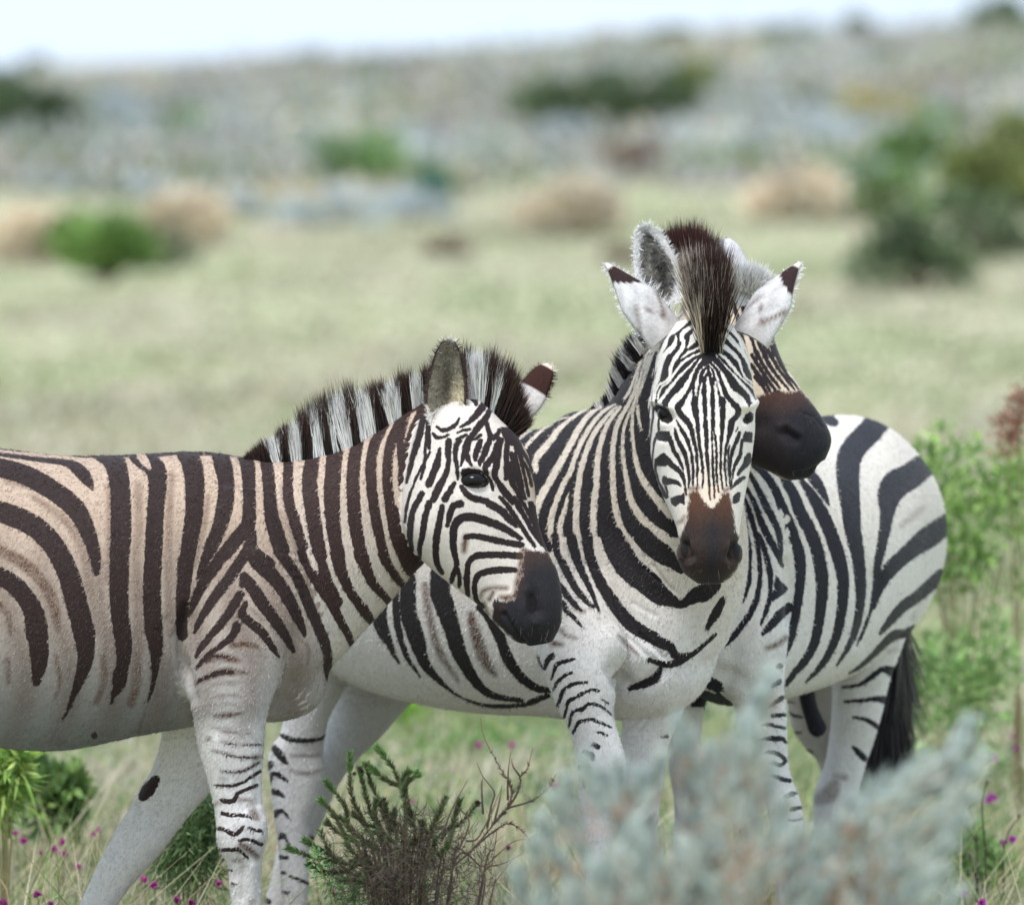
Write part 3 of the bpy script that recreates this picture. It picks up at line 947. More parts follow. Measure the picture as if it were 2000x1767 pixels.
# ------------------------------------------------------------------ heath bush in front of the zebra legs
def zz(x, y): return (560 + x / 3.704, 1400 + y / 3.704)
def heath():
    Y = 14.45
    r, b = new_plant('heath_bush', 795, Y, 'wiry dark heath bush with needle leaves and seed heads, in front of the zebra legs', 'heath bush')
    yb = 165 + CAM_H * F_PX / Y
    tips = [((600, 1100), (450, 800), (420, 640), (280, 460)), ((560, 1100), (420, 850), (330, 690), (250, 600)), ((700, 1000), (560, 760), (470, 560), (455, 260)), ((720, 1000), (610, 700), (560, 520), (530, 370)),
            ((760, 1050), (700, 700), (610, 470), (575, 340)), ((840, 1000), (880, 700), (860, 560), (820, 470), (750, 340), (650, 220)), ((850, 1000), (880, 720), (845, 520), (730, 460), (600, 360)), ((860, 800), (850, 560), (870, 470), (945, 410)), ((855, 700), (840, 520), (850, 440), (880, 395)),
            ((800, 1000), (760, 800), (720, 680), (705, 600)), ((840, 950), (790, 800), (775, 740), (780, 670)), ((950, 1000), (1040, 820), (1100, 700), (1150, 585)), ((980, 1000), (1100, 860), (1260, 760), (1380, 630)), ((1000, 1000), (1180, 800), (1230, 680), (1250, 600)),
            ((640, 1150), (420, 1050), (250, 960), (130, 890)), ((620, 1200), (400, 1060), (180, 1010), (10, 945)), ((600, 1200), (420, 1120), (280, 1120), (160, 1060)), ((650, 1100), (520, 920), (360, 820), (290, 760)), ((680, 1100), (560, 900), (420, 760), (340, 700)), ((660, 1200), (500, 1150), (330, 1000), (240, 820)),
            ((760, 1100), (700, 900), (640, 700), (650, 590)), ((900, 1100), (960, 900), (980, 800), (975, 760)), ((780, 1150), (660, 950), (540, 750), (480, 700)), ((870, 1100), (930, 880), (900, 700), (860, 640)), ((820, 1150), (800, 950), (700, 850), (560, 830)), ((1000, 1150), (1090, 1000), (1150, 950), (1190, 850)),
            ((700, 1250), (600, 1100), (500, 1000), (420, 900)), ((900, 1200), (1000, 1080), (1060, 950), (1080, 880)), ((750, 1250), (620, 1200), (480, 1180), (380, 1180)), ((860, 1250), (760, 1180), (640, 1160), (560, 1130))]
    lines, bare = [], []
    for t in tips:
        pts = [(795 + (zz(*t[0])[0] - 795) * .35, yb)] + [zz(*p) for p in t]
        lines.append(stem_line(pts, Y + rng.uniform(-.12, .12)))
    for t in [((1100, 1250), (1200, 1090), (1350, 950), (1500, 770), (1590, 660), (1630, 560), (1615, 480), (1540, 360), (1430, 150), (1400, 0)), ((1500, 770), (1640, 600), (1690, 480), (1690, 430), (1740, 370), (1780, 225)), ((1590, 660), (1780, 600), (1900, 500), (1950, 405)),
              ((1350, 950), (1480, 840), (1600, 770), (1700, 820), (1770, 900)), ((1200, 1090), (1250, 950), (1320, 760), (1240, 640), (1235, 580)), ((1450, 800), (1480, 640), (1500, 540), (1420, 430), (1375, 330)), ((1500, 770), (1540, 600), (1560, 490)), ((1600, 600), (1600, 430), (1620, 250)),
              ((1690, 430), (1640, 360), (1625, 300)), ((1200, 1100), (1420, 1080), (1520, 1000), (1640, 900), (1760, 880)), ((1420, 1150), (1500, 950), (1520, 820)), ((1400, 1300), (1440, 1100), (1560, 1060), (1700, 990)), ((1420, 1300), (1400, 1100), (1440, 960), (1420, 820)), ((1480, 1300), (1520, 1180), (1640, 1020)),
              ((1300, 900), (1400, 850), (1560, 500)), ((1420, 700), (1410, 500), (1420, 430)), ((640, 1250), (700, 950), (660, 760)), ((1000, 1200), (950, 1000), (960, 800), (900, 660)), ((1120, 900), (1180, 700), (1310, 450)), ((1100, 1100), (1250, 950), (1260, 780))]:
        p = [zz(*q) for q in t]
        bare.append(stem_line([(795 + (p[0][0] - 795) * .5, yb)] + p if t[0][1] > 1050 else p, Y + rng.uniform(-.1, .1)))
    tube_mesh(lines, [.003] * len(lines), [.0012] * len(lines), 'stems', lin(62, 54, 48), lin(92, 82, 60), r)
    tube_mesh(bare, [.0027] * len(bare), [.0007] * len(bare), 'bare_twigs', lin(70, 60, 58), lin(112, 92, 82), r)
    needles('needle_leaves', lines, 560, .0125, .0016, pal((84, 108, 70), (100, 124, 78), (74, 94, 66), (112, 128, 84)), r, .22, 1.0)
    needles('young_shoots', lines[:9] + lines[14:18], 230, .012, .0017, pal((112, 146, 82), (126, 156, 94), (96, 134, 84)), r, .88, 1.0)
    needles('dry_leaves', lines + bare[:4], 260, .009, .0020, pal((92, 74, 62), (76, 62, 56), (110, 88, 66)), r, .25, .85)
    # tangled dead middle
    n = 3600
    q = np.stack([rng.normal(800, 72, n).clip(650, 960), rng.normal(1700, 55, n).clip(1590, 1900)], 1)
    root = unproj(q[:, 0], q[:, 1], Y + .12 * rng.normal(size=n))
    blades('dead_twigs', root, rng.normal(size=(n, 3)) + [0, 0, .5], rng.uniform(.015, .05, n), .0016, lin(72, 62, 58) * rng.uniform(.5, 1.2, (n, 1)), lin(96, 84, 74) * rng.uniform(.6, 1.3, (n, 1)), mat=M_LEAF, parent=r)
    for x, y, s in [(530, 372, 30), (575, 350, 24), (490, 410, 26), (545, 390, 24), (705, 595, 24), (782, 665, 24), (1150, 582, 24), (1382, 622, 38), (340, 700, 26), (295, 760, 26), (1190, 850, 30), (860, 650, 20), (650, 600, 16)]:
        c = unproj(*zz(x, y), Y - .02)
        n = 70; d = unit(rng.normal(size=(n, 3)))
        k = s / 3.704 / F_PX * Y * .55
        blades('seed_head', np.tile(c, (n, 1)) + d * k * .3, d, k, k * .5, lin(60, 46, 44), lin(92, 74, 66), mat=M_LEAF, parent=r)
heath()
# ------------------------------------------------------------------ silvery foreground shrub, out of focus
def silver_shrub():
    Y0 = 10.5
    r, b = new_plant('silver_shrub', 1420, Y0, 'soft silver-grey shrub with upswept plumes at the bottom right, close and out of focus', 'shrub')
    yb = 165 + CAM_H * F_PX / Y0
    T = []
    outline = [(1010, 1690), (1040, 1640), (1060, 1590), (1085, 1545), (1110, 1515), (1140, 1475), (1175, 1500), (1210, 1485), (1250, 1505), (1290, 1470), (1330, 1395), (1345, 1420), (1385, 1455), (1420, 1450), (1450, 1400), (1480, 1345), (1500, 1310), (1470, 1420), (1500, 1480),
               (1530, 1560), (1560, 1610), (1600, 1620), (1640, 1590), (1670, 1545), (1700, 1525), (1730, 1510), (1770, 1500), (1800, 1470), (1850, 1450), (1890, 1400), (1880, 1440), (1915, 1465), (1900, 1500), (1890, 1540), (1880, 1590), (1850, 1640), (1840, 1690), (1870, 1730)]
    for (x, y) in outline: T.append((x, y + 14, 0))
    for _ in range(36):
        x = rng.uniform(1020, 1840)
        top = np.interp(x, [1020, 1140, 1300, 1450, 1560, 1700, 1860], [1660, 1540, 1520, 1500, 1640, 1560, 1540])
        T.append((x, top + 105 + 170 * rng.random() ** .9, 1))
    lines = []
    for x, y, k in T:
        Y = Y0 + rng.uniform(-.28, .28)
        bx = 1420 + (x - 1420) * .42 + rng.normal() * 22
        k = float(np.clip((x - 1330) / 330, -.45, 1.35)) + rng.normal() * .22
        lines.append(stem_line([(bx, yb), (bx + (x - bx) * .25, yb - 550), (bx + (x - bx) * .55 - 40 * k, max(y + 330, 1830)), (x - 118 * k, y + 150), (x - 40 * k, y + 62), (x, y)], Y, 7))
    plumes = []
    for li, ln in enumerate(lines):
        for _ in range(5 if li >= len(outline) else 2):
            t = rng.uniform(.42, .86 if li >= len(outline) else .6); k = int(t * (len(ln) - 1))
            d = unit(ln[min(k + 3, len(ln) - 1)] - ln[max(k - 3, 0)] + 1e-6)
            d = unit(d + np.array([rng.normal() * .5 + .12 + .25 * (ln[-1][0] > .35), rng.normal() * .35, rng.normal() * .25]))
            L = rng.uniform(.03, .085) * (1.25 - t * .5)
            u = np.linspace(0, 1, 7)[:, None]
            plumes.append(ln[k] + d * L * u + np.array([.02 * rng.normal(), 0, .035]) * u ** 2)
    tube_mesh(lines + plumes, [.005] * len(lines) + [.002] * len(plumes), [.0015] * (len(lines) + len(plumes)), 'stems', lin(132, 116, 100), lin(172, 172, 160), r)
    Pa, Ta, ta = along(lines, 260, .56, 1.0)
    Pb, Tb, tb = along(plumes, 240, .12, 1.0)
    P, Tn = np.vstack([Pa, Pb]), np.vstack([Ta, Tb])
    n = len(P)
    d = Tn * 1.0 + .8 * unit(np.cross(Tn, rng.normal(size=(n, 3))))
    shade = np.concatenate([np.full(len(Pa), 1.0), np.repeat(rng.uniform(.8, 1.18, len(plumes)), np.diff(np.r_[0, np.cumsum([max(3, int(np.linalg.norm(np.diff(q, axis=0), axis=1).sum() * 240)) for q in plumes])]))])[:, None]
    C = np.array(pal((192, 204, 198), (212, 218, 212), (176, 192, 192), (202, 204, 188), (158, 172, 170)))[rng.integers(0, 5, n)] * rng.uniform(.8, 1.2, (n, 1)) * shade
    blades('leaves', P + rng.normal(size=(n, 3)) * .003, d, rng.uniform(.014, .028, n), .0042, C * .9, C, bend=Tn * .4, mat=M_LEAF, parent=r)
    P, Tn, tt = along(lines, 34, .4, .8)
    n = len(P)
    blades('dry_leaves', P + rng.normal(size=(n, 3)) * .01, Tn + rng.normal(size=(n, 3)) * .7, rng.uniform(.015, .035, n), .005, lin(140, 100, 80), lin(172, 138, 112), mat=M_LEAF, parent=r)
silver_shrub()

# ------------------------------------------------------------------ leafy plants
def leafy(name, label, Y, basepx, blobs, cols, cat, leaf=(.03, .055), wd=.014, dens=1.0, stems=True):
    r, b = new_plant(name, basepx, Y, label, cat)
    yb = 165 + CAM_H * F_PX / Y
    R, D, C = [], [], []
    lines = []
    cols = np.array(cols)
    cols = cols * 1.15
    for (x, y, s) in blobs:
        yy = Y + rng.normal() * .05
        if stems: lines.append(stem_line([(basepx + rng.normal() * 6, yb), (basepx + (x - basepx) * .4, yb + (y - yb) * .55), (x, y + s * .3)], yy, 6))
        n = int(s * s * .16 * dens) + 14
        k = s * Y / F_PX
        c = unproj(x, y, yy)
        q = rng.normal(size=(n, 3)) * k * .5 * np.array([1, 1, 1.1])
        q[: n // 3] += (np.array([0, 0, -1.0]) * rng.random((n // 3, 1)) + .35 * rng.normal(size=(n // 3, 3))) * k * 1.6
        R.append(c + q); D.append(q / k + np.array([0, 0, .6]) + .5 * rng.normal(size=(n, 3)))
        C.append(cols[rng.integers(0, len(cols), n)] * rng.uniform(.7, 1.25, (n, 1)) * rng.uniform(.85, 1.15))
    R = np.vstack(R); n = len(R)
    if stems: tube_mesh(lines, [.0032] * len(lines), [.0014] * len(lines), 'stems', lin(128, 104, 84), lin(120, 128, 84), r)
    C = np.vstack(C)
    blades('leaves', R, np.vstack(D), rng.uniform(leaf[0], leaf[1], n), wd, C * .85, C, mat=M_LEAF, parent=r)
    return r
LG = pal((132, 166, 88), (150, 182, 104), (116, 150, 80), (166, 190, 120), (104, 136, 78))
rp = leafy('leafy_bush', 'tall bright green leafy bush beyond the rump of the rear zebra at the right', 19.5, 1880,
      [(1838, 852, 22), (1798, 882, 22), (1895, 878, 22), (1815, 910, 26), (1850, 935, 50), (1800, 962, 34), (1880, 1000, 46), (1840, 985, 40), (1868, 1060, 30), (1850, 1110, 34), (1835, 1140, 22), (1910, 1072, 24), (1905, 1100, 28), (1925, 960, 26),
       (1955, 935, 40), (1992, 920, 40), (1990, 965, 46), (1945, 985, 40), (1988, 1045, 26), (1996, 1150, 20)], LG, 'bush', dens=.36, leaf=(.02, .045), wd=.012)
leafy('low_leafy_bush', 'lower green bush at the right between the tall leafy bush and the zebra tail', 19.0, 1870,
      [(1830, 1272, 44), (1880, 1295, 48), (1952, 1228, 28), (1930, 1262, 36), (1850, 1325, 54), (1920, 1335, 46), (1805, 1302, 34), (1800, 1350, 40), (1960, 1300, 30), (1880, 1370, 40)], pal((118, 152, 88), (134, 166, 100), (102, 134, 82), (148, 166, 114)), 'bush', dens=.34, leaf=(.02, .045), wd=.012)
fl = leafy('dried_flower_stalk', 'rusty brown dried flower stalk at the right edge of the photo', 19.3, 1990, [(1992, 795, 22), (1994, 770, 14), (1966, 828, 20), (1972, 862, 18), (1990, 825, 14)], pal((150, 108, 92), (168, 124, 104), (128, 92, 82)), 'flower stalk', leaf=(.012, .025), wd=.008, dens=1.3)
leafy('long_leaved_plant', 'yellow-green long-leaved plant at the left edge under the belly of the striped zebra', 16.2, 10,
      [(0, 1475, 26), (20, 1490, 28), (35, 1470, 20), (10, 1510, 26), (-10, 1540, 26), (15, 1545, 18), (30, 1515, 18), (5, 1590, 14)], pal((150, 176, 88), (130, 164, 80), (166, 184, 108), (106, 140, 70)), 'plant', leaf=(.03, .065), wd=.009, dens=1.0)
leafy('round_leaved_plant', 'green round-leaved plant at lower left between the belly and the slanting leg', 17.6, 105,
      [(80, 1515, 26), (110, 1540, 32), (140, 1520, 22), (95, 1560, 28), (130, 1570, 26), (150, 1550, 18), (70, 1480, 18), (60, 1545, 20)], pal((112, 142, 78), (96, 126, 72), (128, 154, 90), (86, 112, 70)), 'plant', leaf=(.025, .045), wd=.02)
leafy('bushy_grass_clump', 'dense green feathery clump between the two front legs of the left zebra', 16.0, 370,
      [(330, 1640, 34), (360, 1610, 38), (395, 1590, 34), (410, 1640, 34), (350, 1670, 34), (390, 1680, 36), (320, 1680, 26), (400, 1560, 22)], pal((84, 112, 70), (100, 128, 80), (74, 98, 66), (112, 136, 92)), 'grass clump', leaf=(.02, .045), wd=.003, dens=3.2)
leafy('sunlit_shoot', 'bright lime shoot behind the belly of the middle zebra', 22.0, 778, [(790, 1400, 20), (776, 1430, 24), (760, 1450, 18), (745, 1500, 18), (770, 1380, 12)], pal((150, 200, 60), (168, 210, 84), (130, 182, 58)), 'shoot', leaf=(.04, .07), wd=.02)
leafy('small_green_tuft', 'small green tuft at the bottom right beside the silver shrub', 17.2, 1890, [(1870, 1660, 26), (1900, 1640, 22), (1930, 1680, 26), (1960, 1700, 24), (1850, 1740, 26), (1985, 1740, 26), (1900, 1720, 20)], pal((110, 150, 80), (130, 164, 96), (96, 130, 76)), 'plant', leaf=(.02, .04), wd=.006, dens=2.2)

leafy('green_undergrowth', 'small fresh green leaves at the foot of the dark heath bush', 14.6, 720, [(640, 1700, 20), (665, 1715, 22), (700, 1725, 20), (735, 1715, 20), (770, 1705, 18), (620, 1670, 14), (690, 1750, 24), (750, 1750, 22), (830, 1745, 18)], pal((96, 140, 92), (116, 156, 104), (84, 124, 84), (130, 160, 104)), 'plant', leaf=(.010, .022), wd=.0045, dens=1.6)

# ------------------------------------------------------------------ flowers and stalks
def flower(px, py, label, group, s=1.0, col=(176, 62, 150)):
    Y = np.linspace(15.6, 24, 400)
    P = unproj(px, py, Y)
    k = int(np.argmin(np.abs(P[:, 2] - ground_z(P[:, 0], P[:, 1]) - .27)))
    c = P[k]
    r = bpy.data.objects.new('wildflower', None); COL.objects.link(r)
    r.location = (c[0], c[1], float(ground_z(c[0], c[1]))); tag(r, label, 'wildflower', group); bpy.context.view_layer.update()
    base = np.array([c[0] + rng.normal() * .015, c[1], float(ground_z(c[0], c[1]))])
    t = np.linspace(0, 1, 7)[:, None]
    tube_mesh([base * (1 - t) + c * t + np.array([.008, 0, 0]) * np.sin(t * 3)], [.0014], [.0009], 'stem', lin(96, 110, 66), lin(110, 100, 76), r)
    n = 26; d = unit(rng.normal(size=(n, 3)) + [0, 0, .5])
    L = .0105 * s
    cc = lin(*col) * 1.25 * rng.uniform(.8, 1.3, (n, 1))
    blades('petals', np.tile(c, (n, 1)), d, L * rng.uniform(.7, 1.2, n), L * .7, cc * .8, np.clip(cc, 0, .9), mat=M_LEAF, parent=r)
GL, GM, GR = 'wildflowers at lower left', 'wildflowers between the legs', 'wildflowers at lower right'
for x, y, s in [(120, 905, .9), (185, 965, 1), (320, 1060, .8), (425, 1030, 1.2), (490, 975, 1), (495, 1075, 1.2), (730, 915, .9), (775, 880, .8), (610, 1170, .9), (290, 1385, 1.1), (25, 1450, 1), (395, 1462, .9)]:
    flower(x / 4, 1400 + y / 4, 'magenta wildflower in the grass left of the slanting pale foreleg', GL, s)
for x, y, s in [(1125, 1270, 1.1), (1200, 1315, 1.1), (1380, 1430, 1), (1490, 1450, 1.1), (1440, 1050, .8), (1710, 1300, .9)]:
    flower(x / 4, 1400 + y / 4, 'magenta wildflower in the grass between the front legs of the left zebra', GM, s)
for x, y, s in [(804, 1567, .9), (992, 1656, 1), (655, 1743, 1), (615, 1689, .9), (868, 1565, .9), (934, 1455, 1.3), (1000, 1456, 1.3), (1085, 1535, 1.1)]:
    flower(x, y, 'magenta wildflower near the dark heath bush below the middle zebra', 'wildflowers by the heath bush', s)
for x, y, s in [(1938, 1558, 1.5), (1930, 1563, 1.1), (1959, 1646, 1.2), (1977, 1638, 1.2), (1883, 1745, .9), (1917, 1763, 1.2), (1943, 1480, 1), (1979, 1438, 1), (1984, 1460, 1)]:
    flower(x, y, 'magenta wildflower in the grass right of the silver shrub', GR, s, (168, 60, 160))
def stalks():
    for pts, lab in [(((1925, 1660), (1920, 1610), (1918, 1570), (1922, 1545), (1928, 1530)), 'thin dark stalk with a pale seed tip, upright right of the silver shrub'),
                     (((1960, 1660), (1968, 1630), (1978, 1610), (1990, 1597)), 'dark curved stalk nearest the right edge of the photo'),
                     (((1910, 1725), (1902, 1700), (1893, 1672)), 'short dark leaning stalk at the bottom right'),
                     (((1908, 1645), (1895, 1625), (1870, 1597)), 'dark stalk leaning left beside the silver shrub')]:
        P = stem_line(pts, 16.6)
        c = P[0].copy(); g0 = float(ground_z(c[0], c[1]))
        P = np.vstack([[c[0], c[1], g0], P])
        r = bpy.data.objects.new('dry_stalk', None); COL.objects.link(r); r.location = (c[0], c[1], g0)
        tag(r, lab, 'stalk', 'dry stalks at lower right'); bpy.context.view_layer.update()
        tube_mesh([catmull(P, 4)], [.0022], [.0014], 'stem', lin(70, 60, 52), lin(64, 52, 54), r)
        n = 26; tp = P[-1]
        blades('seed_tip', np.tile(tp, (n, 1)) + rng.normal(size=(n, 3)) * .002, rng.normal(size=(n, 3)) * .5 + [0.1, 0, 1], .016, .002, lin(90, 76, 70), lin(200, 190, 170), mat=M_LEAF, parent=r)
stalks()
# ------------------------------------------------------------------ zebra standing side-on at the left
def mixc(a, b, t):
    t = np.clip(t, 0, 1)[:, None]
    return np.array(a)[None] * (1 - t) + np.array(b)[None] * t

def leg_down(px, Y, y0, w0, hw0, dx=0.0):
    """cannon bone, fetlock, pastern and hoof from row y0 down to the ground"""
    g = 165 + CAM_H * F_PX / Y
    k = 15.0 / Y
    H = g - y0
    rows = []
    for t, w, h in ((0.0, 1, 1), (.25, .82, .85), (.55, .72, .8), (.70, .82, .95), (.78, .92, 1.0), (.86, .8, .9), (.90, .95, 1.0), (.94, 1.15, 1.2), (1.0, 1.3, 1.35)):
        x = px + dx * t
        rows.append((x - w0 * w / 2, y0 + H * t, Y, x + w0 * w / 2, y0 + H * t, Y, hw0 * h))
    return rows

def S(rows):   # rows (ax,ay,bx,by,Y,hw[,egg]) with both outline points at one distance
    return [(r[0], r[1], r[4], r[2], r[3], r[4]) + tuple(r[5:]) for r in rows]

def dd(x, y): return 750 + x / 2.7175, 640 + y / 2.7175

def head_rows(rows):
    out = []
    for a, b, c, d, Y, hw, e in rows:
        A = dd(a, b); B = dd(c, d)
        out.append((A[0], A[1], Y, B[0], B[1], Y, hw, e))
    return out

z1_lofts = [
    ('torso', S([(-425, 990, -425, 1150, 15, .06), (-400, 905, -400, 1290, 15, .19), (-300, 870, -290, 1400, 15, .25), (-150, 866, -150, 1440, 15, .275),
                 (0, 876, 0, 1459, 15, .285), (100, 888, 110, 1463, 15, .29), (200, 891, 200, 1449, 15, .285), (290, 888, 290, 1431, 15, .265),
                 (380, 884, 385, 1418, 15, .24), (455, 889, 460, 1412, 15, .215), (530, 905, 545, 1412, 15, .18), (590, 970, 612, 1388, 15, .14),
                 (630, 1060, 645, 1345, 15, .10), (648, 1130, 655, 1290, 15, .05)]), dict(sub=5, ring=36)),
    ('neck', S([(440, 893, 600, 1395, 15, .185), (530, 900, 650, 1310, 15, .16), (602, 894, 705, 1240, 15, .135), (680, 872, 752, 1188, 15, .118),
                (750, 832, 800, 1130, 15, .10), (812, 792, 850, 1080, 15, .09), (872, 765, 895, 1030, 15, .082), (920, 775, 925, 960, 15, .07)]), dict(sub=6, ring=30)),
    ('head', head_rows([(520, 400, 190, 520, 14.97, .07, 0), (625, 500, 140, 640, 14.95, .092, .0), (710, 580, 105, 800, 14.94, .102, .05), (775, 700, 95, 930, 14.93, .106, .1), (800, 850, 105, 1060, 14.92, .105, .2),
                        (810, 980, 165, 1190, 14.91, .095, .25), (842, 1110, 265, 1290, 14.90, .08, .2), (876, 1200, 400, 1395, 14.89, .066, .1), (920, 1290, 510, 1480, 14.88, .06, 0),
                        (945, 1420, 585, 1565, 14.87, .062, 0), (942, 1560, 650, 1630, 14.87, .056, 0), (895, 1665, 740, 1690, 14.87, .034, 0)]), dict(sub=6, ring=32, power=2.25)),
    ('near_fore', S([(395, 1080, 590, 1090, 14.86, .10), (366, 1190, 590, 1200, 14.84, .105), (353, 1290, 556, 1300, 14.82, .09), (356, 1350, 533, 1360, 14.81, .078),
                     (376, 1393, 522, 1395, 14.81, .068), (382, 1432, 517, 1437, 14.81, .062), (392, 1476, 514, 1482, 14.81, .058), (406, 1523, 512, 1530, 14.81, .052),
                     (417, 1570, 515, 1570, 14.81, .05), (424, 1616, 519, 1610, 14.81, .052), (428, 1650, 518, 1645, 14.81, .05), (439, 1684, 512, 1680, 14.81, .042),
                     (446, 1718, 510, 1715, 14.81, .036)]) + leg_down(482, 14.81, 1760, 60, .03, 6), dict(sub=5, ring=24)),
    ('far_fore', S([(300, 1330, 470, 1340, 15.13, .08), (318, 1410, 445, 1420, 15.14, .07), (301, 1490, 418, 1530, 15.15, .06), (264, 1556, 372, 1590, 15.15, .052),
                    (226, 1616, 318, 1658, 15.15, .048), (195, 1680, 272, 1708, 15.15, .042), (160, 1755, 228, 1768, 15.15, .034), (120, 1840, 176, 1856, 15.15, .029),
                    (92, 1910, 150, 1930, 15.15, .03), (75, 1950, 130, 1975, 15.15, .032), (50, 1992, 125, 2015, 15.15, .038), (38, 2033, 128, 2035, 15.15, .046)]), dict(sub=5, ring=24)),
    ('near_hind', S([(-420, 1000, -230, 1040, 14.86, .10), (-410, 1180, -220, 1200, 14.84, .11), (-385, 1320, -240, 1330, 14.83, .085), (-395, 1430, -290, 1440, 14.83, .06),
                     (-425, 1520, -345, 1550, 14.83, .048), (-430, 1570, -355, 1610, 14.83, .045)]) + leg_down(-380, 14.83, 1690, 58, .032, 10), dict(sub=4, ring=20)),
    ('far_hind', S([(-380, 1000, -200, 1040, 15.14, .10), (-370, 1180, -180, 1200, 15.16, .11), (-345, 1320, -200, 1330, 15.17, .085), (-355, 1430, -250, 1440, 15.17, .06),
                    (-385, 1520, -305, 1550, 15.17, .048), (-390, 1570, -315, 1610, 15.17, .045)]) + leg_down(-340, 15.17, 1690, 58, .032, 10), dict(sub=4, ring=20)),
    ('shoulder', S([(420, 960, 520, 960, 14.90, .08), (395, 1050, 580, 1060, 14.87, .10), (375, 1150, 620, 1180, 14.87, .10), (400, 1260, 640, 1290, 14.90, .09), (450, 1340, 600, 1350, 14.93, .06)]), dict(sub=4, ring=24)),
]
REST1 = ('torso', 'neck', 'shoulder', 'near_fore', 'near_hind', 'far_hind')
BODY1 = ('torso', 'neck', 'shoulder', 'near_fore')
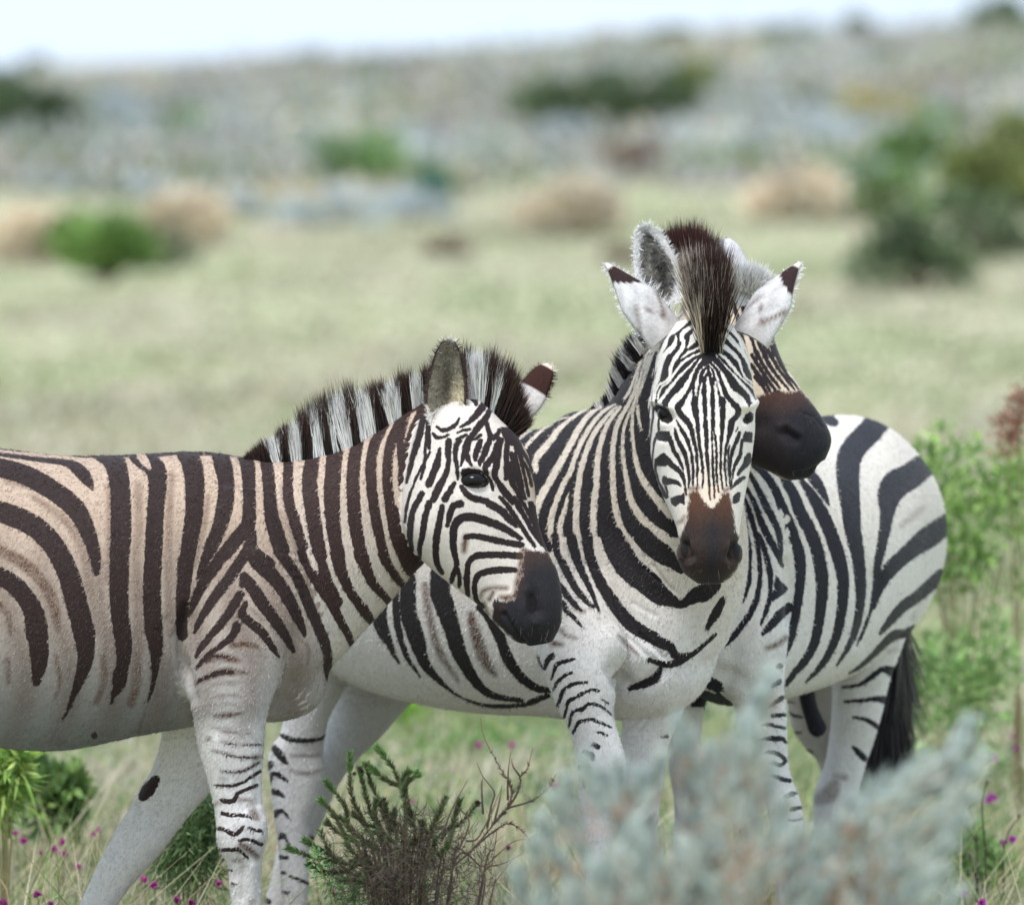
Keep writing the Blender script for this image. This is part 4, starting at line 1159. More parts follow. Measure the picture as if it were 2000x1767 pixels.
z1_strokes = [
    (BODY1, 'A', 'd', """0,428,14 130,437,12 250,450,14 330,452,14 440,452,14 560,452,12 620,446,10 800,448,12 900,462,12;
     0,447,16 150,468,18 240,480,26 285,510,46 310,540,36 330,575,6;
     -60,490,70 0,497,66 100,527,68 200,585,68 270,645,68 310,720,55 335,800,40 345,870,20;
     -60,630,70 0,652,72 80,682,74 150,727,74 205,795,74 245,880,74 278,1000,76 300,1090,76;
     -60,850,60 0,882,62 50,912,62 100,972,66 130,1040,70 130,1090,74;
     345,452,30 400,470,70 420,520,70 428,600,70 430,700,72 426,800,68 422,900,66 425,1000,64 435,1090,62;
     490,455,60 550,500,70 560,560,62 555,620,60 550,700,60 545,800,60 540,900,62 542,1000,62 547,1090,60;
     660,448,60 680,480,70 692,550,68 690,650,62 676,750,56 660,850,52 650,950,46 645,1050,40 648,1090,38;
     775,452,46 790,480,62 803,550,56 800,620,58 782,700,52 748,780,44 718,850,24 700,890,6;
     865,458,40 880,490,50 884,550,44 885,640,44 880,700,50 840,750,50 800,800,48;
     888,690,30 893,740,34 900,790,40 950,840,52;
     893,740,26 880,790,40;
     945,470,40 947,480,42 955,550,42 962,650,46 972,700,52 1000,790,56;
     1025,470,32.6 1022,550,34.0 1027,620,35.5 1050,700,38.5 1078,790,34.0;
     1110,460,48.8 1100,550,53.3 1110,650,51.8 1125,750,47.4 1140,810,41.4;
     1190,440,54.8 1180,550,56.2 1180,650,53.3 1190,750,47.4 1205,815,41.4;
     1270,400,41.4 1255,500,44.4 1255,600,45.9 1262,700,45.9 1280,790,41.4 1300,840,37.0;
     1370,330,34.0 1325,430,35.5 1318,530,37.0 1330,650,35.5 1350,750,34.0 1370,830,32.6;
     1430,310,29.6 1385,420,32.6 1375,530,34.0 1385,630,34.0 1400,730,32.6 1430,810,32.6 1470,860,37.0;
     1500,290,30 1455,400,30 1430,500,28 1425,570,20;
     1405,640,14 1412,700,26 1440,780,40 1490,850,50 1515,880,40"""),
    (BODY1, 'A', 'l', "500,455,30 520,480,26 532,500,10; 0,438,10 130,452,12 250,460,16"),
    (BODY1, 'B', 'd', """300,240,72 305,330,56 285,410,36 262,470,14; 125,204,74 135,260,72 140,340,60 130,420,28;
     435,245,62 440,330,50 425,410,34 400,470,10; 548,245,56 555,310,45 548,390,16; 648,-10,34 650,150,32 650,235,8"""),
    (BODY1, 'A', 'b0.55', "335,780,50 345,880,55 345,1000,45 350,1080,30; 490,560,30 495,700,34 485,800,34 488,950,44 505,1090,40"),
    (BODY1, 'A', 'b0.9', "0,790,40 90,840,46 150,900,46 190,980,44 205,1070,30; 0,985,30 30,1020,30 40,1085,24"),
    (BODY1, 'B', 'b0.5', "40,190,30 20,140,30; 375,250,30 370,350,30 360,420,24; 500,100,40 500,300,40 480,420,30"),
    (BODY1, 'K', 'd', "200,0,120 215,300,125 225,500,120 235,700,104 245,850,86 240,1000,56 200,1100,16; 485,0,104 485,300,104 500,500,78 505,700,62 505,850,48 480,1000,34 440,1150,12; 735,0,80 715,300,82 692,470,56 690,520,20"),
    (BODY1, 'A', 'b0.6', "610,520,20 600,700,30 600,900,36 605,1080,34; 120,600,20 240,690,34 300,800,40 325,950,36; 385,560,16 388,700,22 384,900,30; 740,600,16 720,720,24 690,850,20; 1000,560,12 1030,700,18 1080,830,24; 960,830,20 1010,930,30 1050,1050,30; 100,560,20 30,540,30"),
    (BODY1, 'K', 'b0.65', "90,450,40 110,700,50 90,950,50; 350,150,70 360,500,90 350,800,100 330,1050,80; 600,50,40 600,300,44 590,480,40; 60,100,40 70,350,60; 1500,420,20 1600,640,30 1690,740,40 1680,860,40; 1250,440,30 1330,520,30"),
    (BODY1, 'V', 'd', "600,330,60 560,420,40 520,530,20 480,600,8; 900,250,70 880,380,40 850,480,16"),
    (BODY1, 'V', 'b0.8', "470,560,10 430,680,14 385,780,12; 1110,540,16 1060,700,24; 1150,200,16 1155,420,14; 430,120,50 460,330,40 420,440,30; 790,120,60 800,300,60 740,470,50; 60,150,50 70,320,40; 1050,100,60 1050,300,70 1000,480,80"),
    (BODY1, 'K', 'd', """1030,0,90 960,100,92 890,200,86 840,290,76 790,400,50 760,480,18;
     1200,0,80 1130,110,86 1060,210,84 980,310,80 900,430,66 840,530,50 800,620,22;
     1230,0,90 1300,80,110 1380,150,112 1460,240,104 1530,350,96 1590,470,84 1640,580,54 1660,640,24;
     1470,0,80 1560,120,84 1640,270,84 1700,420,84 1760,560,82 1810,680,80 1840,800,66 1840,900,64 1870,1000,60 1890,1070,20;
     1190,190,80 1260,280,100 1330,390,96 1410,500,90 1480,600,80 1540,700,56 1575,770,20; 1190,180,70 1170,250,40;
     1160,320,60 1110,400,70 1060,480,66 990,570,58 910,660,50 850,740,44 810,810,20;
     1200,390,36 1170,470,60 1230,540,70 1310,600,70 1370,680,56 1420,750,44 1460,810,16;
     1130,560,60 1120,610,60 1060,680,50 980,740,44 900,800,36 830,880,26;
     1640,0,76 1700,120,84 1780,250,90 1830,330,80; 1750,-20,70 1785,60,76 1815,170,90 1850,260,90 1910,380,90"""),
    (BODY1, 'K', 'l', "1690,-20,40 1720,60,50 1750,130,40 1790,200,14"),
    (BODY1, 'K', 'b1.0', """1090,720,50 1180,710,56 1260,720,50 1310,750,24; 820,900,30 900,840,60 1000,810,66 1100,830,60 1160,840,30;
     820,1010,44 900,970,66 1000,930,66 1100,925,66 1140,930,40; 1140,930,40 1230,930,30; 960,1270,30 1050,1265,46 1180,1250,20"""),
    (BODY1, 'K', 'd', "830,1000,16 900,965,26 1000,930,28 1100,930,26; 880,830,6 980,800,16 1060,810,10"),
    (BODY1, 'K', 'b0.65', "880,1060,40 960,1020,46 1080,1010,40 1200,1010,24; 860,1160,30 950,1120,36 1060,1110,36 1180,1110,24; 1200,800,30 1350,800,34; 850,1210,24 950,1180,30 1150,1180,20; 900,1340,16 1000,1370,24 1200,1380,16"),
    (('torso', 'neck', 'shoulder'), 'J', 'd', """-20,180,92.4 60,300,92.4 130,430,84.0 190,550,67.2 240,640,63.8 270,710,50.4;
     150,0,109.2 180,120,100.8 230,250,84.0 290,350,75.6 350,430,84.0 400,500,75.6 430,540,58.8;
     330,0,100.8 380,120,92.4 430,230,75.6 500,310,67.2 560,380,58.8 590,420,50.4;
     510,0,75.6 560,100,75.6 610,180,67.2 660,240,58.8 690,270,50.4; 660,0,70 690,70,90 750,140,110 830,150,100"""),
    (('near_fore',), 'L', 'b1.0', "410,215,14 520,225,22 680,240,16; 430,310,14 560,335,20 790,335,16; 580,830,26 680,830,30 690,860,20; 700,930,50 740,990,50 690,960,40; 600,1230,50 680,1280,60 740,1330,40"),
    (('near_fore',), 'L', 'd', "360,400,4 440,415,8 540,442,11 650,452,11 770,442,8; 430,565,6 520,580,12 620,570,14 690,532,12 755,495,8; 440,320,4 560,338,7 780,336,6"),
    (('near_fore',), 'L', 'b1.0', "340,390,14 440,410,22 540,440,26 650,450,26 780,440,20; 350,880,18 390,850,22; 530,1370,20 570,1365,26 600,1370,14; 430,570,16 520,580,26 620,570,26 690,530,22 760,490,18"),
    (('near_fore',), 'L', 'd', """350,695,8 420,700,20 520,700,24 600,680,22 690,620,22 775,570,22; 430,830,34 480,845,40 540,830,34 570,770,30 640,740,26 740,695,26;
     430,945,24 480,960,34 560,965,30 640,970,26 690,990,16; 380,1080,26 440,1090,32 500,1120,36 550,1135,34 600,1090,30 620,1060,20; 670,1075,22 720,1095,24 790,1110,20;
     590,1190,24 660,1180,26 720,1200,30 780,1225,26; 410,1275,26 480,1275,30 570,1270,32 600,1290,26 640,1330,24 660,1350,14; 480,1450,16 515,1460,16; 515,1570,14 550,1580,12"""),
    (('near_fore',), 'L', 'b0.9', "300,285,40 312,280,40"),
    (('far_fore',), 'B', 'd', "508,828,34 528,800,50 552,768,34"),
    (('torso',), 'B', 'd', "335,608,22 336,612,22"),
    # face
    (('head', 'neck'), 'D', 'd', "225,400,30 130,440,36 95,540,40 85,650,30 90,750,14; 265,430,24 215,470,30 190,560,30 150,700,26 120,820,10; 270,430,20 235,500,24 235,590,22 240,640,10"),
    (('head',), 'U', 'd', """870,20,80 800,150,100 700,270,80 600,360,50 480,430,20;
     950,130,60 880,270,80 790,390,90 700,500,80 640,590,80 590,650,90 560,800,110 520,900,60 480,1030,20; 560,830,90 600,950,60 650,1030,20;
     890,380,50 910,480,60 940,560,70 930,640,70 880,760,90 840,870,80 780,980,60 780,1020,40;
     1080,620,60 1030,740,70 990,880,80 900,1000,90 860,1080,70 900,1160,30; 1080,490,60 1000,620,50;
     1130,620,50 1090,750,60 1060,900,80 1030,1050,90 1010,1180,80 1060,1290,70 1130,1400,90 1220,1500,100 1290,1600,80;
     1200,700,60 1190,900,70 1190,1100,70 1190,1230,60; 1250,1000,50 1270,1200,90 1300,1330,80 1370,1450,70 1430,1600,60;
     1270,850,60 1310,1000,50 1340,1150,60 1390,1350,50 1450,1550,40; 1330,850,50 1360,1000,50 1400,1150,40 1440,1350,36 1490,1550,30;
     1400,880,40 1450,1080,40 1500,1300,36 1540,1500,30; 1340,760,60 1450,950,40 1540,1150,40 1590,1350,30; 1300,600,200 1400,750,80 1500,900,50 1600,1100,60 1640,1250,50;
     790,560,40 740,600,30 640,640,16; 790,640,50 750,760,80 710,880,70 710,960,30;
     290,660,90 280,800,80 290,950,60 270,1100,70 210,1250,90 120,1400,110 50,1560,100; 460,650,60 410,720,70 390,850,50 410,1000,50 430,1150,40 430,1250,20;
     150,770,30 130,900,80 100,1040,100 40,1180,90 -20,1320,100; 380,1310,50 310,1430,80 230,1560,90; 490,1370,70 560,1460,80 650,1530,80 780,1570,90 900,1590,80;
     110,430,30 200,480,50 320,450,40 420,370,40 450,300,20; 50,530,30 100,590,50 200,590,30 290,550,12; 430,520,14 520,480,30 640,465,14; 420,620,30 550,560,40; 620,-60,60 700,20,70 720,80,30;
     510,1110,20 600,1100,30 800,1130,30 900,1200,30 970,1330,40 985,1420,20; 505,1150,30 530,1230,20"""),
    (('head',), 'U', 'p', "1110,430 1300,420 1420,640 1350,740 1200,720 1120,560; 520,1130 620,1100 760,1130 880,1210 930,1300 860,1370 760,1385 660,1360 580,1290"),
    (('head',), 'D', 'd', """225,560,8 215,720,12 195,800,8; 245,660,8 190,760,9 150,850,8 120,950,10 110,1030,8;
     200,880,26 155,970,28 140,1050,28 140,1130,22 150,1180,14; 240,930,30 215,1020,28 205,1100,26 190,1160,20 190,1220,14;
     310,950,26 295,1030,30 280,1110,32 275,1200,28 285,1260,24 310,1300,16; 405,935,36 370,945,30 350,990,28 335,1050,14;
     725,1120,20 650,1070,34 560,1030,38 470,1005,38 410,1010,40 375,1050,36 365,1120,32 375,1200,26 385,1260,24 365,1320,22 358,1350,14; 385,1260,16 400,1310,16 400,1370,14;
     730,1150,26 650,1140,30 560,1120,30 480,1105,26 435,1110,20; 720,1210,30 640,1205,30 540,1205,30 480,1215,28 445,1260,26 440,1340,26 445,1420,20;
     695,1285,26 620,1285,32 540,1295,30 495,1320,28 480,1370,22 490,1440,22 520,1480,20;
     560,935,36 620,970,36 660,1010,34 700,1050,20; 690,905,26 740,990,24 790,1080,22 840,1150,14; 615,900,14 660,950,20 720,1040,20 780,1130,18 800,1160,10;
     740,930,18 790,1030,18 850,1160,10; 770,930,14 820,1070,14 860,1180,8; 785,930,12 830,1060,12 870,1180,8; 800,950,10 835,1060,10"""),
    (('head',), 'D', 'b1.0', "425,1150,26 425,1185,24 435,1110,30; 650,1380,18 580,1380,20 530,1395,20 512,1430,16; 742,1185,36 730,1270,40 716,1350,44 696,1425,40 620,1432,24; 560,1440,20 580,1400,16; 530,1460,16 550,1520,16"),
    (('head',), 'D', 'ps', "745,1175 800,1185 870,1190 935,1290 955,1450 940,1610 880,1700 790,1720 710,1680 640,1610 575,1560 575,1470 596,1438 640,1452 690,1446 704,1405 716,1365 732,1320 736,1270 742,1225"),
]
def z1_light(co, P, L, names):
    z = co[:, 2]
    c = mixc((.37, .355, .35), (.43, .325, .25), (z - .72) / .45)
    leg = np.isin(L, [names.index(k) for k in ('near_fore', 'far_fore', 'near_hind', 'far_hind')])
    nf = L == names.index('near_fore')
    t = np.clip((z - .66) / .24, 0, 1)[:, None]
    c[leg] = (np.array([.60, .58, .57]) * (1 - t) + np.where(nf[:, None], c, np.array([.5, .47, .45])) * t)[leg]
    hd = L == names.index('head')
    c[hd] = mixc((.60, .545, .50), (.50, .37, .27), (P[:, 0] - 960) / 90 * np.clip((1010 - P[:, 1]) / 60, 0, 1))[hd]
    nk = (L == names.index('neck'))
    c[nk] = mixc((.55, .50, .46), (.46, .355, .28), (z - .95) / .3)[nk]
    # grey underside: dirt, plus the belly's shade painted into the coat colour
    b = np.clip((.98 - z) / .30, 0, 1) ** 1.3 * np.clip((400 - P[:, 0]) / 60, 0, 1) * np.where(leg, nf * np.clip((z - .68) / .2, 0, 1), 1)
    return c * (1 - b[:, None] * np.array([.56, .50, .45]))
def z1_brown(co, P, L, names):
    z = co[:, 2]
    b = np.isin(L, [names.index(k) for k in ('torso', 'shoulder', 'near_fore')])
    return b * .55 * np.clip((z - .62) / .15, 0, 1) * np.clip((1.22 - z) / .2, 0, 1) * (.6 + .4 * np.sin(P[:, 0] * .071 + 2 * np.sin(P[:, 1] * .013)))
def z1_dark(co, P, L, names):
    n = len(co)
    c = np.tile(np.array([.026, .015, .014]), (n, 1))
    hd = L == names.index('head')
    c[hd] = (.020, .013, .014)
    mz = hd & (P[:, 1] > 1070) & (P[:, 0] > 1008 - .5 * (P[:, 1] - 1150).clip(0, 200))
    t = np.clip((P[:, 1] - 1072) / 45, 0, 1) * np.clip((P[:, 0] - 1012 + .22 * (P[:, 1] - 1080).clip(0, 80)) / 34, 0, 1)
    t = np.where(P[:, 1] > 1168, 1, t)
    c[mz] = mixc((.046, .027, .021), (.015, .014, .017), t)[mz]
    c[hd & (np.hypot((P[:, 0] - 1038) / 12, (P[:, 1] - 1178) / 20) < 1)] = (.007, .006, .007)
    nk = (L == names.index('neck'))
    c[nk] = (.034, .019, .017)
    return c
z1_sculpt = [
    (('head',), 'D', "400,815,40 480,800,60 560,850,40", -.006),
    (('head',), 'D', "405,760,22 470,730,24 550,760,22", .007),
    (('head',), 'D', "430,880,26 500,890,26 570,880,24", .003),
    (('head',), 'D', "620,900,60 700,1080,50 740,1160,40", -.004),
    (('head',), 'D', "560,960,40 620,1060,50", .005),
    (('head',), 'D', "300,900,110 240,1050,110", .008),
    (('head',), 'D', "780,1430,46 800,1500,42", -.014),
    (('head',), 'D', "755,1400,22 760,1480,24 800,1560,22", .006),
    (('head',), 'D', "640,1520,16 690,1600,16 745,1680,14", -.009),
    (('head',), 'D', "600,1480,30 650,1540,30", .004),
    (('torso', 'shoulder', 'near_fore'), 'B', "650,200,34 640,300,34 655,400,34 680,470,30", -.010), (('torso', 'shoulder', 'near_fore'), 'B', "660,150,13 644,240,13 642,320,13 655,400,13 680,490,13", -.013),
    (('torso', 'shoulder', 'neck'), 'B', "950,480,40 1000,440,60 1150,400,60", -.014),
    (('torso', 'neck', 'shoulder'), 'A', "870,520,70 880,700,60", -.006),
    (('neck', 'shoulder'), 'A', "1180,600,120 1200,800,110", .006),
    (('near_fore',), 'L', "450,1150,80 500,1250,80", .004),
    (('near_fore',), 'L', "740,480,34 745,720,30 760,860,30", -.006), (('near_fore',), 'L', "380,300,50 440,600,50", .005), (('near_fore',), 'L', "560,1080,130 590,1180,130", .007), (('near_fore',), 'L', "770,1030,60 775,1150,60", .006),
    (('near_fore',), 'L', "450,1380,50 520,1500,50", -.005), (('near_fore',), 'L', "700,1420,40 690,1700,36", .004), (('near_fore',), 'L', "620,1440,30 610,1700,30", -.004), (('near_fore',), 'L', "600,700,60 620,900,60", -.004),
    (('far_fore',), 'B', "520,980,60 480,1060,60", .006), (('far_fore',), 'B', "640,740,60 560,900,60", -.006), (('far_fore',), 'B', "460,900,40 420,1010,40", -.005), (('torso',), 'B', "590,200,14 580,330,14 600,440,14", -.004), (('torso',), 'B', "560,240,12 555,360,12 570,470,12", -.003), (('torso',), 'B', "610,260,10 612,380,10 630,470,10", -.003),
]
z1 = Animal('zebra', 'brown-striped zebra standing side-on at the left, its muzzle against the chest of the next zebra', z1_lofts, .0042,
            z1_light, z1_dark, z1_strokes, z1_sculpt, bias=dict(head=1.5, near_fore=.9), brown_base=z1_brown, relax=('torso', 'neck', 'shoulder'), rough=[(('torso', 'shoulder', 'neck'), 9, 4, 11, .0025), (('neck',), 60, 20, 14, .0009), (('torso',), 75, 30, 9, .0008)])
z1.eye(926, 936, .030, .019, .30)

def brown_tip(u, P, k, bands, tipc=(.05, .026, .02), w=(.84, .82, .79), d=(.020, .015, .015)):
    n = len(u)
    x = P[:, 0]
    light = np.zeros(n, bool)
    for a, b in bands: light |= (x > a) & (x < b)
    c0 = np.where(light[:, None], np.array(w), np.array(d))
    c1 = np.where((light & (rng.random(n) < .86))[:, None], np.array(w), np.array(tipc))
    return c0, c1

def a2(x, y): return (x / 1.818, 640 + y / 1.818)
gm = []
for (bx, by), (tx, ty) in [((880, 472), (868, 455)), ((960, 478), (940, 405)), ((1000, 475), (985, 362)), ((1100, 462), (1085, 288)), ((1200, 438), (1172, 240)), ((1300, 382), (1272, 212)), ((1400, 332), (1375, 180)), ((1500, 282), (1482, 150)), ((1590, 260), (1590, 118)), ((1660, 265), (1665, 80))]:
    b, t = a2(bx, by), a2(tx, ty)
    gm.append((b[0], b[1] + 6, 15.0, t[0], t[1], 15.0))
for (bx, by), (tx, ty) in [((500, 400), (500, 105)), ((560, 430), (600, 135)), ((600, 460), (680, 210)), ((620, 500), (720, 290)), ((640, 530), (750, 350)), ((660, 550), (775, 440)), ((680, 570), (790, 500))]:
    b, t = dd(bx, by), dd(tx, ty)
    gm.append((b[0], b[1] + 6, 14.97, t[0], t[1], 14.96))
mane(z1, gm, 20000, lambda u, P, k: brown_tip(u, P, k, [(533, 548), (568, 590), (612, 635), (652, 664), (668, 690), (705, 735), (760, 785), (807, 832), (915, 945), (956, 964)]), (0, .015, 0), jitter=.08, width=.0018, lenvar=.09)

def ear_a(s, t, inner):
    if s > .965: return lin(225, 215, 205)
    if s < .22 + .06 * math.sin(3 * t + 1): return lin(208, 202, 198)
    if inner:
        if abs(t) > .86: return lin(60, 48, 44) if s > .25 else lin(200, 190, 180)
        d = math.exp(-((t - .05) / .35) ** 2 - ((s - .48) / .26) ** 2)
        pale = min(1, max(0, (t + .05) / .4)) * min(1, max(0, (.66 - s) / .25))
        return (lin(128, 122, 108) * (1 - pale) + lin(186, 174, 148) * pale) * (1 - .8 * d * (1 - .4 * pale))
    return lin(200, 190, 182) if s < .55 else lin(50, 38, 36)
ear(z1, (868, 838, 14.88), (877, 661, 14.92), .046, (0.05, -1, .12), ear_a, .5)
def ear_b(s, t, inner):
    if s > .93: return lin(215, 195, 180)
    if s > .5: return lin(55, 34, 30)
    return lin(205, 198, 196)
ear(z1, (1012, 812, 15.07), (1075, 716, 15.10), .036, (.55, .8, .3), ear_b, .5, curl=-.05)

# ------------------------------------------------------------------ zebra facing the camera in the middle
def Wsec(px, Y, zt, zb, hw):
    yg = 165 + CAM_H * F_PX / Y
    return (px, yg - zt * F_PX / Y, Y, px, yg - zb * F_PX / Y, Y, hw)

z2_lofts = [
    ('torso', [Wsec(*r) for r in [(560, 16.32, 1.12, .92, .08), (592, 16.28, 1.24, .80, .17), (650, 16.2, 1.30, .73, .22), (720, 16.1, 1.31, .70, .245), (800, 16.0, 1.29, .68, .258),
               (890, 15.88, 1.28, .668, .265), (980, 15.76, 1.30, .665, .262), (1060, 15.65, 1.325, .67, .245), (1130, 15.56, 1.345, .67, .215), (1200, 15.47, 1.345, .68, .19),
               (1265, 15.37, 1.25, .69, .172), (1318, 15.29, 1.13, .72, .135), (1345, 15.25, 1.03, .78, .08)]], dict(sub=6, ring=36)),
    ('neck', [(1110, 806, 15.60, 1385, 1290, 15.27, .155), (1165, 797, 15.50, 1420, 1180, 15.20, .145), (1210, 778, 15.42, 1425, 1060, 15.15, .12), (1252, 720, 15.35, 1405, 920, 15.13, .095),
              (1305, 660, 15.28, 1390, 800, 15.1, .08), (1350, 625, 15.24, 1385, 720, 15.06, .085)], dict(sub=7, ring=30)),
    ('chest', [(1250, 1080, 15.36, 1260, 1300, 15.36, .10), (1320, 1090, 15.28, 1330, 1330, 15.30, .105), (1385, 1110, 15.24, 1370, 1290, 15.27, .06)], dict(sub=5, ring=24)),
    ('head', [(1378, 622, 15.07, 1366, 640, 15.24, .062, 0), (1379, 660, 15.02, 1366, 700, 15.26, .095, .02), (1380, 720, 14.985, 1366, 770, 15.27, .108, .05), (1380, 785, 14.965, 1366, 840, 15.25, .115, .1),
              (1382, 850, 14.945, 1364, 905, 15.21, .108, .18), (1384, 910, 14.925, 1368, 962, 15.16, .094, .22), (1386, 970, 14.905, 1377, 1010, 15.10, .078, .12), (1386, 1030, 14.888, 1384, 1052, 15.06, .067, 0),
              (1386, 1075, 14.88, 1386, 1088, 15.04, .070, -.05), (1386, 1112, 14.895, 1387, 1120, 15.02, .058, -.05), (1386, 1139, 14.935, 1387, 1141, 14.98, .026, 0)], dict(sub=6, ring=36, power=2.3)),
    ('near_fore', S([(1060, 1120, 1200, 1160, 15.30, .09), (1046, 1210, 1215, 1250, 15.24, .095), (1048, 1280, 1214, 1310, 15.21, .085), (1068, 1330, 1205, 1352, 15.2, .07), (1090, 1384, 1198, 1392, 15.2, .06),
                     (1112, 1426, 1209, 1436, 15.2, .054), (1124, 1470, 1220, 1478, 15.2, .05), (1130, 1520, 1222, 1525, 15.2, .048), (1130, 1570, 1218, 1572, 15.2, .045), (1136, 1615, 1205, 1618, 15.2, .038)]) + leg_down(1170, 15.2, 1670, 58, .031), dict(sub=5, ring=24)),
    ('far_fore', S([(1200, 1220, 1375, 1210, 15.36, .09), (1205, 1290, 1358, 1300, 15.38, .085), (1212, 1340, 1348, 1345, 15.4, .07), (1216, 1400, 1328, 1405, 15.4, .058), (1212, 1450, 1306, 1452, 15.4, .05),
                    (1208, 1500, 1298, 1502, 15.4, .047), (1212, 1560, 1290, 1560, 15.4, .04)]) + leg_down(1252, 15.4, 1640, 58, .031), dict(sub=5, ring=24)),
    ('near_hind', S([(540, 1050, 740, 1080, 16.12, .11), (520, 1200, 720, 1220, 16.08, .12), (540, 1320, 680, 1330, 16.06, .09), (553, 1390, 645, 1395, 16.05, .068), (548, 1430, 635, 1436, 16.05, .058), (530, 1461, 631, 1472, 16.05, .05),
                     (523, 1492, 633, 1514, 16.05, .046), (529, 1533, 622, 1560, 16.05, .043), (535, 1590, 606, 1605, 16.05, .04), (543, 1650, 603, 1655, 16.05, .034)]) + leg_down(576, 16.05, 1720, 56, .03), dict(sub=5, ring=22)),
    ('far_hind', S([(650, 1080, 840, 1080, 16.22, .11), (650, 1200, 860, 1240, 16.24, .12), (650, 1300, 838, 1335, 16.26, .095), (646, 1372, 790, 1385, 16.27, .075), (632, 1430, 742, 1440, 16.28, .06), (600, 1480, 690, 1492, 16.28, .05),
                    (566, 1530, 652, 1550, 16.28, .046), (552, 1580, 628, 1610, 16.28, .042), (545, 1640, 604, 1660, 16.28, .036), (528, 1720, 585, 1735, 16.28, .03), (505, 1800, 565, 1810, 16.28, .032), (495, 1860, 570, 1870, 16.28, .036), (490, 1905, 580, 1906, 16.28, .045)]), dict(sub=5, ring=22)),
]
NB2 = ('torso', 'neck', 'chest', 'near_fore')
